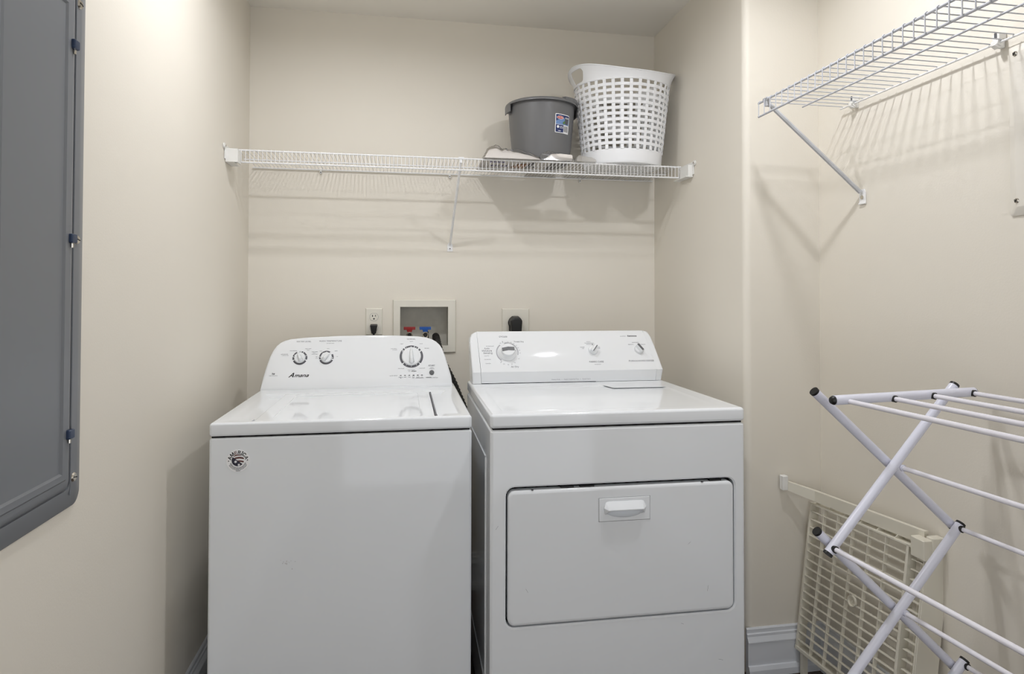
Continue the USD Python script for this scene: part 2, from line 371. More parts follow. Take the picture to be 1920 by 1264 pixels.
    for ch, a in zip("RICA", (82, 63, 46, 21)):
        Fr = frame(Fs[:, :3] @ np.array([0.0225 * math.cos(math.radians(a)), 0.0225 * math.sin(math.radians(a)), 0.0005]) + Fs[:, 3], Fs[:, :3] @ [math.sin(math.radians(a)), -math.cos(math.radians(a)), 0], Fs[:, :3] @ [math.cos(math.radians(a)), math.sin(math.radians(a)), 0], (0, -1, 0))
        ms.append(text(ch, 0.0088, Fr, 0, 0, bold=True))
    for a in (180, 4):
        ms.append(place(Manifold.cylinder(0.0004, 0.0013, 0.0013, 10).translate([0.0238 * math.cos(math.radians(a)), 0.0238 * math.sin(math.radians(a)), 0.0005]), Fs))
    for r, nseg, sp in ((0.0185, 13, 150), (0.0212, 16, 145), (0.0242, 18, 130), (0.0268, 3, 26)):
        for k in range(nseg):
            a = 270 - sp / 2 + sp * (k + 0.15) / nseg
            ms.append(place(ringseg(r - 0.0006, r + 0.0006, a, a + sp / nseg * 0.7, 0.0004, 3).translate([0, 0, 0.0005]), Fs))
    obj(stk, "lettering", ms, "black_plastic", False)
    a = math.radians(106)
    Fr = frame(Fs[:, :3] @ np.array([0.0225 * math.cos(a), 0.0225 * math.sin(a), 0.0005]) + Fs[:, 3], Fs[:, :3] @ [math.sin(a), -math.cos(a), 0], Fs[:, :3] @ [math.cos(a), math.sin(a), 0], (0, -1, 0))
    obj(stk, "wavy_letter", [place(poly([(x, v + 0.0006 * math.sin(x * 1500)) for x in np.linspace(-0.0030, 0.0030, 9)] + [(x, v + 0.0011 + 0.0006 * math.sin(x * 1500)) for x in np.linspace(0.0030, -0.0030, 9)], 0.0004), Fr) for v in (-0.0046, -0.0022, 0.0002, 0.0026)] + [place(poly(sbox(-0.0032, -0.0044, -0.0022, 0.0036), 0.0004), Fr)], "flag_red", False)
    disc = Point(-0.0005, 0.0015).buffer(0.0155, quad_segs=12)
    def wavy(v0, v1):
        xs = np.linspace(-0.02, 0.02, 14)
        return Polygon([(x, v0 + 0.0022 * math.cos(x * 130 - 0.3)) for x in xs] + [(x, v1 + 0.0022 * math.cos(x * 130 - 0.3)) for x in xs[::-1]])
    half = Polygon([(-0.0185, 0.0142), (0.02, -0.016), (0.03, 0.03), (-0.02, 0.03)])
    reds = [wavy(0.0120, 0.0148), wavy(0.0040, 0.0082), wavy(-0.0050, -0.0010)]
    P_ = []
    for w_ in reds:
        g = w_.intersection(disc).intersection(half)
        P_ += [q for q in getattr(g, "geoms", [g]) if q.area > 1e-8]
    obj(stk, "flag_stripes", [place(poly(q, 0.0004, 0.0005), Fs) for q in P_], "flag_red", False)
    def star(cx, cy, r, k=6):
        return Polygon([(cx + (r if i % 2 == 0 else r * 0.5) * math.cos(math.pi * i / k + 0.3), cy + (r if i % 2 == 0 else r * 0.5) * math.sin(math.pi * i / k + 0.3)) for i in range(2 * k)])
    canton = disc.difference(half).difference(star(-0.0062, -0.0022, 0.0048)).difference(star(0.0020, -0.0105, 0.0042))
    obj(stk, "flag_canton", [place(poly(q, 0.0004, 0.0005), Fs) for q in getattr(canton, "geoms", [canton]) if q.area > 1e-8], "flag_navy", False)
    # faint scuff on the front
    rng = np.random.default_rng(3)
    obj(t, "scuff", [place(poly(Point(0.202 + rng.normal(0, 0.006), 0.537 + rng.normal(0, 0.007)).buffer(rng.uniform(0.0007, 0.0019), quad_segs=3), 0.0002), frame((0, -0.0002, 0), (1, 0, 0), (0, 0, 1), (0, -1, 0))) for k in range(14)], "scuff_grey", False, kind="stuff", label="faint grey scuff on the washer front")
build_washer()

# ================================================================== DRYER
def build_dryer():
    W, D, H = 0.737, 0.690, 0.9355
    t = thing("clothes_dryer", "white front-load dryer with a drop-down door, right of the washer", "dryer", (0.8517, -1.0353, 0), -0.0131)
    Fd = frame((0, 0, 0), (1, 0, 0), (0, 0, 1), (0, -1, 0))            # (u, v, out of the front)
    cab = rbx(0, W, 0, D, 0.018, 0.8925, 0.010, 14)
    opening = place(poly(rrect(0.043, 0.704, 0.361, 0.737, 0.024), 0.05), frame((0, 0.028, 0), (1, 0, 0), (0, 0, 1), (0, -1, 0)))
    op = Manifold(m3.Mesh(np.asarray(opening.vertices, np.float32), np.asarray(opening.faces, np.uint32)))
    # flared rolled edge of the opening
    fl = []
    for g, w in ((0.000, -0.004), (0.0018, -0.0018), (0.0042, -0.0004), (0.0060, 0.001)):
        q = rrect(0.043 - g, 0.704 + g, 0.361 - g, 0.737 + g, 0.024 + g)
        fl.append(np.array([(u, -w, v) for u, v in list(q.exterior.coords)[:-1]]))
    cab = cab - op - hull(np.vstack(fl))
    obj(t, "cabinet", cab, "white_enamel", 35)
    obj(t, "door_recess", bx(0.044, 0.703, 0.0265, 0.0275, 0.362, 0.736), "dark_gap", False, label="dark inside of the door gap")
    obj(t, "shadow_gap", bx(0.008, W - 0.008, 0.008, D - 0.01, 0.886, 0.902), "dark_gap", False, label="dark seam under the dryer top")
    for x in (0.05, W - 0.05):
        for y in (0.05, D - 0.05):
            obj(t, "levelling_foot", cyl((x, y, 0), (x, y, 0.024), 0.018, 14), "black_rubber")
    # side panel embossing seen in the gap
    obj(t, "side_panel_bead", [rbx(-0.0025, 0.004, 0.10, 0.62, 0.16, 0.165, 0.002, 8), rbx(-0.0025, 0.004, 0.10, 0.105, 0.16, 0.80, 0.002, 8), rbx(-0.0025, 0.004, 0.10, 0.62, 0.795, 0.80, 0.002, 8)], "white_enamel")
    top = rbx(0, W, -0.001, D, 0.8965, H, 0.010, 16)
    emb = hull(np.vstack([np.array([[x, y, H - 0.0030] for x in (0.052, 0.662) for y in (0.065, 0.478)]), np.array([[x, y, H + 0.0005] for x in (0.036, 0.680) for y in (0.048, 0.496)])]))
    tab = hull(np.vstack([np.array([[x, y, H - 0.0035] for x, y in ((0.492, 0.432), (0.708, 0.432), (0.72, 0.58), (0.462, 0.58))]), np.array([[x, y, H + 0.0005] for x, y in ((0.482, 0.420), (0.716, 0.420), (0.728, 0.58), (0.446, 0.58))])]))
    obj(t, "top", (top - emb) + (top ^ tab), "white_enamel", 35)
    # door
    dp = rrect(0.0475, 0.7000, 0.3660, 0.7285, 0.020)
    pts = []
    for inset, w in ((0.0, -0.022), (0.0, -0.004), (0.0006, -0.0012), (0.0022, 0.0012), (0.0050, 0.0026), (0.0085, 0.0032)):
        q = dp.buffer(-inset, quad_segs=5) if inset else dp
        pts += [(u, -w, v) for u, v in list(q.exterior.coords)[:-1]]
    door = hull(pts) - bx(0.3005, 0.4495, -0.02, 0.0125, 0.633, 0.6985)
    dr = obj(t, "door", door, "white_enamel", 35)
    for x in (0.115, 0.605): obj(dr, "hinge_screw", cyl((x, 0.0, 0.7285), (x, 0.0, 0.7296), 0.0035, 10), "dark_print")
    for la, lb, lz in ((0.196, 0.232, 0.7335), (0.250, 0.290, 0.7325), (0.630, 0.665, 0.7335)):
        obj(dr, "latch", bx(la, lb, 0.004, 0.016, 0.7285, lz), "black_plastic", False, label="dark catch in the gap above the door")
    plate = rbx(0.3015, 0.4485, -0.0050, 0.012, 0.634, 0.6975, 0.0015, 8)
    s = ball(24)
    hood = hull(np.vstack([s * [0.012, 0.002, 0.005] + [0.331, -0.006, 0.6835], s * [0.012, 0.002, 0.005] + [0.419, -0.006, 0.6835], s * [0.008, 0.006, 0.004] + [0.322, -0.008, 0.671], s * [0.008, 0.006, 0.004] + [0.428, -0.008, 0.671],
                           s * 0.003 + [0.326, -0.0165, 0.6680], s * 0.003 + [0.424, -0.0165, 0.6680], s * 0.003 + [0.320, -0.0055, 0.656], s * 0.003 + [0.430, -0.0055, 0.656]]))
    cave = Manifold.sphere(1.0, 40).scale([0.054, 0.0190, 0.0195]).translate([0.375, -0.0075, 0.6620])
    cave2 = bx(0.33, 0.42, -0.03, -0.006, 0.64, 0.6655)
    grip = (plate + hood) - (cave ^ bx(0.3, 0.46, -0.05, 0.012, 0.60, 0.6660))
    obj(dr, "handle", grip, "handle_white", 45)
    # console: kinked profile between two end caps
    sl = 0.63; nrm = math.hypot(1, sl); ev = np.array([0, sl, 1]) / nrm; en = np.array([0, -1, sl]) / nrm; o = np.array([0, 0.580, 0.978])
    F = frame(o, (1, 0, 0), ev, en); v_of = lambda z: (z - 0.978) * nrm
    BULGE = 0.0060
    def sw(z):
        q = (z - 0.981) / 0.129
        return max(0.0, BULGE * 4 * q * (1 - q)) / nrm
    def yf(z): return 0.580 + sl * (z - 0.978)
    def slab(x0b, x1b, x0k, x1k, x0t, x1t):
        """convex console piece: widths at base, kink and top"""
        P = []
        for x in (x0b, x1b): P += [(x, 0.5865, H + 0.001), (x, 0.69, H + 0.001)]
        for x in (x0k, x1k): P += [(x, 0.5805, 0.975), (x, 0.5800, 0.978), (x, 0.5812, 0.981), (x, 0.69, 0.978)]
        for x0_, x1_, q in ((x0k, x0t, 0), (x1k, x1t, 0)):
            for q in np.linspace(0.08, 0.95, 12):
                z = 0.981 + (1.110 - 0.981) * q; P.append((x0_ + (x1_ - x0_) * q, yf(z) - BULGE * 4 * q * (1 - q), z))
        for x in (x0t, x1t): P += [(x, yf(1.110), 1.110), (x, yf(1.114) + 0.0005, 1.1150), (x, yf(1.117) + 0.004, 1.1185), (x, yf(1.117) + 0.012, 1.1195), (x, 0.69, 1.112)]
        return P
    con = obj(t, "console", hull(slab(0.0425, 0.7030, 0.0400, 0.7050, 0.0335, 0.6835)), "white_plastic_gloss", 22)
    def cap(side):
        Q = []
        if side < 0:
            seam = (0.0415, 0.0390, 0.0325); outl = [(0.010, 0.9365), (0.009, 0.978), (0.007, 1.03), (0.005, 1.080), (0.0075, 1.098), (0.014, 1.109), (0.022, 1.1145), (0.032, 1.1180)]
        else:
            seam = (0.7040, 0.7060, 0.6845); outl = [(0.7275, 0.9365), (0.7325, 0.978), (0.7265, 1.020), (0.7195, 1.062), (0.7125, 1.095), (0.7065, 1.108), (0.699, 1.1150), (0.686, 1.1182)]
        for x, z, y in ((seam[0], H + 0.001, 0.5865), (seam[1], 0.975, 0.5805), (seam[1], 0.978, 0.580), (seam[2], 1.110, yf(1.110)), (seam[2], 1.1150, yf(1.1145)), (seam[2], 1.1190, yf(1.117) + 0.008)):
            Q.append((x, y, z)); Q.append((x, 0.69, min(z, 1.112)))
        for x, z in outl:
            xin = x + (0.006 if side < 0 else -0.006) if z < 1.11 else x
            if z < 0.9400: y = 0.5865
            else: y = yf(z) if z >= 0.978 else 0.58
            Q.append((xin, y, z)); Q.append((x + (0.0018 if side < 0 else -0.0018), y + 0.0022, z)); Q.append((x, y + 0.007, z)); Q.append((x, 0.69, min(z, 1.112)))
        return hull(Q)
    obj(t, "console_end_cap", cap(-1), "white_plastic_gloss", 30)
    obj(t, "console_end_cap", cap(1), "white_plastic_gloss", 30)
    obj(t, "console_slot", [bx(0.043, 0.470, 0.586, 0.60, H - 0.0005, H + 0.0018)], "dark_gap", False)
    # big cycle knob
    Fk = frame(o + np.array([0.1415, 0, 0]) + v_of(1.0430) * ev + (sw(1.0430) - 0.0003) * en, (1, 0, 0), ev, en)
    k = obj(con, "cycle_knob", place(lathe([(0, 0), (0.0350, 0), (0.0350, 0.0022), (0.0330, 0.0055), (0.0265, 0.0120), (0.0252, 0.0130), (0.0248, 0.0240), (0.0232, 0.0262), (0, 0.0265)], 48), Fk), "white_plastic_gloss", 25)
    gp = Polygon([(-0.022, -0.0060), (0, -0.0032), (0.022, -0.0060), (0.022, 0.0060), (0, 0.0088), (-0.022, 0.0060)])
    obj(con, "knob_grip", place(poly(gp.buffer(0.001), 0.0015, 0.0258).rotate([0, 0, 4]), Fk), "grip_grey", 30, label="dark grey grip of the cycle knob")
    def small_knob(u, z, ang, off, wdt):
        Fq = frame(o + np.array([u, 0, 0]) + v_of(z) * ev + (sw(z) - 0.0003) * en, (1, 0, 0), ev, en)
        obj(con, "selector_knob", place(lathe([(0, 0), (0.0180, 0), (0.0180, 0.003), (0.0165, 0.008), (0.0120, 0.0105), (0, 0.0110)], 36), Fq), "white_plastic_gloss", 30)
        s = ball(10)
        rg = hull(np.vstack([s * 0.0015 + [x, y, zz] for x in (-0.0145, 0.0145) for y, zz in ((-0.0075, 0.0105), (0.0075, 0.0105), (0.0045, 0.022), (-0.0045, 0.022))]))
        obj(con, "selector_grip", place(rg.rotate([0, 0, ang]), Fq), "white_plastic_gloss", 30)
        obj(con, "selector_marker", place(bx(-0.0150, 0.0150, off - wdt, off + wdt, 0.0228, 0.0242).rotate([0, 0, ang]), Fq), "grip_grey", 30, label="dark grey line on the selector knob")
        obj(con, "selector_dot", place(Manifold.cylinder(0.0005, 0.0017, 0.0017, 10).translate([0.0012, 0.0245, 0]), Fq), "black_plastic", False)
    small_knob(0.469, 1.0465, 52, -0.0035, 0.0018)
    small_knob(0.650, 1.0470, 122, 0.0000, 0.0042)
    ms = [place(ringseg(0.0378, 0.0412, a0, a1, 0.0024).translate([0, 0, -0.0015]), Fk) for a0, a1 in ((-16, 24), (24, 50), (51, 103))]
    obj(con, "dial_arc", ms, "pale_print", False)
    obj(con, "dial_arc", [place(ringseg(0.0378, 0.0418, a0, a1, 0.0024).translate([0, 0, -0.0015]), Fk) for a0, a1 in ((130, 172), (172, 190), (190, 222), (223, 232))], "pale_print", False)
    obj(con, "dial_arc", [place(poly(sbox(0.0412, -0.0004, 0.0500, 0.0004), 0.0030).translate([0, 0, -0.0025]).rotate([0, 0, a]), Fk) for a in (108, 236)], "grey_print", False)
    obj(con, "knob_dot", place(Manifold.cylinder(0.0005, 0.0014, 0.0014, 10).translate([0.0295, 0.0030, 0.0090]), Fk), "black_plastic", False)
    def T(s_, h, u, z, **kk):
        q = (z - 0.981) / 0.129
        k = sl - BULGE * 4 * (1 - 2 * q) / 0.129
        e2 = np.array([0, k, 1]) / math.hypot(1, k); n2 = np.array([0, -1, k]) / math.hypot(1, k)
        p = np.array([0, yf(z) - BULGE * 4 * q * (1 - q), z]) + 0.00025 * n2
        return text(s_, h, frame(p, (1, 0, 0), e2, n2), u, 0.0, **kk)
    obj(con, "legend_print", [T("CYCLES", 0.0058, 0.131, 1.1005, bold=True), T("Timed Dry", 0.0058, 0.188, 1.0825), T("Auto", 0.0066, 0.0660, 1.0600), T("Moisture", 0.0066, 0.0660, 1.0520), T("Sensing", 0.0066, 0.0690, 1.0440), T("Air Dry", 0.0066, 0.165, 0.9955), T("FABRIC CARE", 0.0062, 0.475, 1.0085), T("PUSH to START DRYER", 0.0066, 0.651, 1.0095, bold=False)], "grey_print", False)
    tiny = [("Wrinkle Guard", 0.0780, 1.0680), ("Less Dry", 0.0640, 1.0345), ("Normal Dry", 0.0670, 1.0220), ("More Dry", 0.0680, 1.0085), ("70", 0.140, 1.0845), ("60", 0.152, 1.0815), ("50", 0.1635, 1.0770), ("40", 0.175, 1.0700), ("30", 0.1845, 1.0610), ("20", 0.190, 1.0520), ("10", 0.193, 1.0415), ("Off", 0.178, 1.0175), ("30", 0.136, 0.9960), ("20", 0.149, 0.9965), ("10", 0.160, 0.9990), ("Off", 0.119, 1.0035), ("Off", 0.109, 1.0770),
            ("Cottons", 0.4560, 1.0800), ("Permanent Press", 0.4580, 1.0750), ("Medium Heat", 0.4600, 1.0705), ("Delicate", 0.4290, 1.0610), ("Low", 0.4310, 1.0560), ("Knits", 0.4930, 1.0605), ("Heat", 0.4930, 1.0560), ("temperature", 0.479, 0.9995), ("End of Cycle", 0.6420, 1.0755), ("Signal Off", 0.6220, 1.0685), ("Signal On", 0.6700, 1.0685), ("80 SERIES", 0.5980, 1.0985)]
    tiny = [q for q in tiny if not (len(q[0]) < 4 and q[1] < 0.2)]
    for s_, a in (("70", 84), ("60", 69), ("50", 55), ("40", 41), ("30", 27), ("20", 13), ("10", -1), ("Off", -30), ("10", -58), ("20", -74), ("30", -90), ("Off", -110), ("Off", 119)):
        tiny.append((s_, 0.1415 + 0.0468 * math.cos(math.radians(a)), 1.043 + 0.0468 * math.sin(math.radians(a)) * 0.85))
    obj(con, "small_print", [T(s_, 0.0032, u, z) for s_, u, z in tiny], "pale_print", False, kind="stuff")
    obj(con, "brand_lettering", [T("Kenmore", 0.0070, 0.6350, 1.0995, bold=True, wide=0.92)], "dark_print", False)
    Fl = frame((0, 0.5850, 0.9470), (1, 0, 0), np.array([0, -0.006, 0.0395]) / 0.04, np.array([0, -0.0395, -0.006]) / 0.04)
    obj(con, "base_print", [text("Heavy Duty   \u2022   Super Capacity Plus   \u2022   Quiet Pak I", 0.0044, Fl, 0.375, 0.0)], "pale_print", False)
    # scratches on the front
    rng = np.random.default_rng(5)
    sc = []
    for (u, v, L, a) in ((0.0185, 0.632, 0.012, 55), (0.62, 0.43, 0.016, 80), (0.565, 0.56, 0.010, 40), (0.10, 0.46, 0.012, 120), (0.545, 0.335, 0.008, 160), (0.66, 0.225, 0.014, 165)):
        sc.append(place(poly(sbox(-L / 2, -0.0003, L / 2, 0.0003), 0.0002).rotate([0, 0, a]).translate([u, v, 0.0032 if 0.366 < v < 0.728 and u > 0.0475 else 0.0]), Fd))
    obj(t, "scratch", sc, "grey_print", False, kind="stuff", label="short dark scratches on the dryer front")
build_dryer()

# ================================================================== BACK WALL FITTINGS
def plate_mesh(x0, x1, z0, z1, th=0.006, bev=0.004):
    return hull([(x, y, z) for e, y in ((0, -0.001), (0, -0.0025), (bev, -th)) for x in (x0 + e, x1 - e) for z in (z0 + e, z1 - e)])

def build_outlet():
    t = thing("wall_outlet", "white duplex wall outlet left of the washer supply box", "outlet", (0.503, 0, 1.144))
    obj(t, "cover_plate", plate_mesh(-0.035, 0.035, -0.057, 0.057), "plate_plastic", 20)
    for dz in (0.0195, -0.0255):
        face = Point(0, 0).buffer(0.0172, quad_segs=10).intersection(sbox(-0.02, -0.0145, 0.02, 0.0145))
        Fo = frame((0, -0.0058, dz), (1, 0, 0), (0, 0, 1), (0, -1, 0))
        obj(t, "receptacle_rim", place(poly(face.buffer(0.0009).difference(face), 0.0006), Fo), "grey_print", False)
        rc = obj(t, "receptacle", place(poly(face, 0.0016), Fo), "plate_plastic", False)
        obj(rc, "slot", [place(poly(sbox(-0.0078, 0.001, -0.0046, 0.0088), 0.0018), Fo), place(poly(sbox(0.0046, 0.0018, 0.0074, 0.0088), 0.0018), Fo), place(poly(Point(0, -0.0078).buffer(0.0030), 0.0018), Fo)], "black_plastic", False)
    obj(t, "screw", cyl((0, -0.0055, -0.0030), (0, -0.0072, -0.0030), 0.0022, 10), "plate_plastic")
    p = thing("power_plug", "black plug and cord in the duplex outlet behind the washer", "plug", (0.503, -0.0078, 1.118))
    s = ball(12)
    obj(p, "plug_body", hull(np.vstack([s * 0.003 + [x, y, z] for x, y, z in ((-0.0115, -0.004, 0.013), (0.0115, -0.004, 0.013), (-0.0115, -0.024, 0.010), (0.0115, -0.024, 0.010), (-0.0065, -0.004, -0.016), (0.0065, -0.004, -0.016), (-0.0065, -0.022, -0.020), (0.0065, -0.022, -0.020))])), "black_plastic", 30)
    obj(p, "cord", tube(smooth_path([(0, -0.015, -0.018), (0, -0.017, -0.05), (0.002, -0.025, -0.14), (0.01, -0.04, -0.34), (0.02, -0.06, -0.60)], 20), 0.0042, 10), "black_rubber", 40)
    g = thing("dryer_outlet", "square cream outlet plate behind the dryer console", "outlet", (1.1075, 0, 1.138))
    obj(g, "cover_plate", plate_mesh(-0.0605, 0.0605, -0.060, 0.060, 0.007, 0.004), "plate_plastic", 20)
    obj(g, "receptacle", cyl((-0.004, -0.0065, -0.002), (-0.004, -0.011, -0.002), 0.030, 32), "black_plastic")
    obj(g, "screw", cyl((-0.003, -0.0065, 0.0345), (-0.003, -0.0085, 0.0345), 0.003, 10), "plate_plastic")
    q = thing("dryer_plug", "bulky black angled plug in the square outlet behind the dryer", "plug", (1.1035, -0.0115, 1.136))
    body = hull(np.vstack([s * [0.010, 0.004, 0.010] + [x * 0.85, -0.005, z] for x, z in ((-0.022, 0.012), (0.022, 0.012), (-0.012, 0.020), (0.012, 0.020), (-0.021, -0.03), (0.021, -0.03))] + [s * [0.008, 0.006, 0.008] + [x * 0.82, -0.036, z] for x, z in ((-0.021, 0.008), (0.021, 0.008), (-0.010, 0.016), (0.012, 0.016), (-0.017, -0.045), (0.017, -0.045))]))
    body = body - Manifold.sphere(1, 24).scale([0.016, 0.012, 0.022]).translate([-0.036, -0.020, -0.022]) - Manifold.sphere(1, 24).scale([0.016, 0.012, 0.022]).translate([0.034, -0.020, -0.022])
    obj(q, "plug_body", body, "black_plastic", 30)
    obj(q, "cord", tube(smooth_path([(0, -0.025, -0.045), (0, -0.027, -0.12), (-0.01, -0.03, -0.30), (-0.02, -0.05, -0.55)], 16), 0.009, 12), "black_rubber", 40)
build_outlet()

def build_supply_box():
    t = thing("washer_supply_box", "white recessed plastic box in the wall with red and blue water valves", "utility box", (0.714, 0, 1.123))
    X0, X1, Z0, Z1 = 0.581 - 0.714, 0.8465 - 0.714, 1.0105 - 1.123, 1.2365 - 1.123
    x0, x1, z0, z1 = BX0 + 0.005 - 0.714, BX1 - 0.005 - 0.714, BZ0 + 0.005 - 1.123, BZ1 - 0.005 - 1.123
    fr = hull([(x, y, z) for e, y in ((0, -0.0008), (0, -0.006), (0.003, -0.010)) for x in (X0 + e, X1 - e) for z in (Z0 + e, Z1 - e)])
    obj(t, "frame", fr - bx(x0, x1, -0.05, 0.05, z0, z1), "plate_plastic", 20)
    shell = bx(x0 - 0.0035, x1 + 0.0035, -0.004, 0.0925, z0 - 0.0035, z1 + 0.0035) - bx(x0, x1, -0.05, 0.089, z0, z1)
    obj(t, "box_shell", shell, "box_plastic", False)
    for dx, m, col in ((0.651 - 0.714, "valve_red", "red"), (0.718 - 0.714, "valve_blue", "blue")):
        y = 0.035
        vb = obj(t, "valve_body", [cyl((dx, y, z0 + 0.0), (dx, y, z0 + 0.03), 0.012, 20), cyl((dx, y, z0 + 0.03), (dx, y, z0 + 0.052), 0.009, 16), cyl((dx, y + 0.004, z0 + 0.044), (dx, y - 0.026, z0 + 0.044), 0.0125, 24)], "chrome", 35)
        obj(vb, "union_ring", place(lathe([(0.0085, 0), (0.0140, 0), (0.0140, 0.006), (0.0115, 0.008), (0.0085, 0.006), (0.0085, 0)], 28), frame((dx, y - 0.024, z0 + 0.044), (1, 0, 0), (0, 0, 1), (0, -1, 0))), "chrome", 35)
        obj(vb, "hose_washer", cyl((dx, y - 0.0255, z0 + 0.044), (dx, y - 0.0275, z0 + 0.044), 0.0088, 20), "black_rubber")
        zz = z0 + 0.072
        hd = [rbx(dx - 0.0245, dx + 0.0245, y - 0.010, y - 0.004, zz - 0.0065, zz + 0.0065, 0.001, 8), hull(np.vstack([ball(10) * 0.001 + [dx + a, y - 0.007 + b, zz + c] for a, b, c in ((-0.012, -0.007, -0.0035), (0.011, -0.007, -0.0035), (-0.012, 0.007, 0.005), (0.011, 0.007, 0.005), (-0.009, -0.006, -0.0145), (0.009, -0.006, -0.0145), (-0.009, 0.006, -0.012), (0.009, 0.006, -0.012))]))]
        obj(t, "valve_handle", hd, m, 30, label=f"{col} T-shaped valve handle")
    h = thing("drain_hose", "black corrugated drain hose looping from the supply box down behind the washer", "hose", (0.79, 0.03, 1.045))
    P = smooth_path([(x - 0.79, y - 0.03, z - 1.045) for x, y, z in ((0.768, 0.045, 1.043), (0.762, 0.012, 1.078), (0.764, -0.035, 1.066), (0.776, -0.085, 1.015), (0.792, -0.115, 0.968), (0.822, -0.120, 0.909), (0.850, -0.120, 0.843), (0.869, -0.120, 0.796), (0.884, -0.120, 0.70), (0.87, -0.12, 0.45))], 150)
    r = 0.0145 + 0.0016 * np.sin(np.arange(150) * math.pi / 1.5)
    hp = obj(h, "hose", tube(P, r, 14), "black_rubber", 50)
    obj(h, "hose_tie", tube([(-0.058, 0.0, 0.015), (-0.060, -0.004, 0.040), (-0.061, -0.006, 0.055)], 0.0022, 6), "black_plastic")
build_supply_box()

# ================================================================== WIRE SHELVES
def screw(p, n, r=0.0035, parent=None, name="screw"):
    p, n = np.array(p, float), np.array(n, float)
    return obj(parent, name, join([cyl(p, p + n * 0.0018, r, 12), cyl(p + n * 0.0018, p + n * 0.0030, r * 0.75, 12, r * 0.4)]), "chrome", 30)

def build_back_shelf():
    zt, d = 1.782, 0.305
    t = thing("wire_shelf", "long white wire shelf above the washer and dryer holding the bucket and basket", "wire shelf", (0, 0, zt))
    zb = -0.0145
    x0, x1 = 0.016, 1.738
    R = lambda y, z, r, xa=x0, xb=x1: tube([(xa, y, z), (xb, y, z)], r, 10)
    obj(t, "rail", R(-0.0085, -0.007, 0.0030), "wire_white", label="rear rail along the wall")
    obj(t, "rail", R(-0.155, -0.0050, 0.0029), "wire_white")
    obj(t, "rail", R(-d, -0.0018, 0.0032), "wire_white")
    obj(t, "rail", R(-d, -0.0455, 0.0032), "wire_white")
    n = 117
    for i in range(n):
        x = x0 + 0.012 + (x1 - x0 - 0.024) * i / (n - 1)
        obj(t, "wire", tube([(x, -0.004, -0.003), (x, -d + 0.000, 0.0022), (x, -d - 0.0042, -0.001), (x, -d - 0.0042, -0.047)], 0.00115, 5), "wire_white", 60)
    # end brackets
    for s, xw in ((1, 0.0), (-1, XR)):
        X = lambda p, q: sorted((xw + s * p, xw + s * q))
        yb, wb = (-0.3620, 0.0430) if s > 0 else (-0.3900, 0.0215)
        b = obj(t, "end_bracket", join([rbx(*X(0.0012, wb), yb, yb + 0.004, -0.0570, -0.0095, 0.0018, 8), rbx(*X(0.0012, 0.0300), yb + 0.001, -d + 0.030, -0.0570, -0.0530, 0.0015, 8), rbx(*X(wb - 0.004, wb), yb + 0.001, -d - 0.010, -0.0570, -0.0095, 0.0015, 8), rbx(*X(0.0008, 0.0040), yb - 0.012, -d + 0.04, -0.048, 0.0030, 0.0014, 8), rbx(*X(0.0012, wb), yb + 0.001, -d + 0.004, -0.0120, -0.0085, 0.0014, 8)]), "white_plastic", 30)
        obj(b, "bracket_ear", join([cyl((xw + s * 0.0008, yb - 0.018, -0.004), (xw + s * 0.0050, yb - 0.018, -0.004), 0.0100, 20), cyl((xw + s * 0.005, yb - 0.018, -0.004), (xw + s * 0.0075, yb - 0.018, -0.004), 0.0062, 16)]), "white_plastic", 30)
        obj(b, "screw", cyl((xw + s * 0.0075, yb - 0.018, -0.004), (xw + s * 0.0090, yb - 0.018, -0.004), 0.0040, 12), "chrome", 30)
    # clips on the wall
    for x in (0.284, 0.818, 1.396):
        c = obj(t, "wall_clip", [rbx(x - 0.0042, x + 0.0042, -0.0125, -0.0008, -0.0235, -0.001, 0.0018, 8), cyl((x - 0.006, -0.0085, -0.007), (x + 0.006, -0.0085, -0.007), 0.0052, 12)], "white_plastic", 30)
        obj(c, "screw", cyl((x, -0.0125, -0.0175), (x, -0.0136, -0.0175), 0.0022, 10), "dark_print")
    # diagonal brace
    a, e = np.array([0.8385, -d + 0.004, -0.008]), np.array([0.8205, -0.006, -0.310])
    br = obj(t, "brace", [tube([a, e], 0.0052, 8)], "wire_white", 40)
    obj(br, "brace_hook", [rbx(0.828, 0.850, -d - 0.004, -d + 0.006, -0.0005, 0.0045, 0.001, 8), rbx(0.834, 0.843, -d - 0.001, -d + 0.010, -0.018, 0.001, 0.001, 8)], "wire_white", 30)
    obj(br, "brace_foot", [hull([(0.8205 + dx, y, -0.322 + dz) for dx, dz in ((-0.0115, -0.0165), (0.0115, -0.0165), (-0.0115, 0.010), (0.0115, 0.010), (-0.006, 0.020), (0.006, 0.020)) for y in (-0.0006, -0.0030)]), cyl((0.8205, -0.003, -0.3265), (0.8205, -0.0050, -0.3265), 0.0050, 16)], "wire_white", 25)
    obj(br, "screw", cyl((0.8205, -0.005, -0.3265), (0.8205, -0.0062, -0.3265), 0.0024, 10), "dark_print")
    return zt
build_back_shelf()

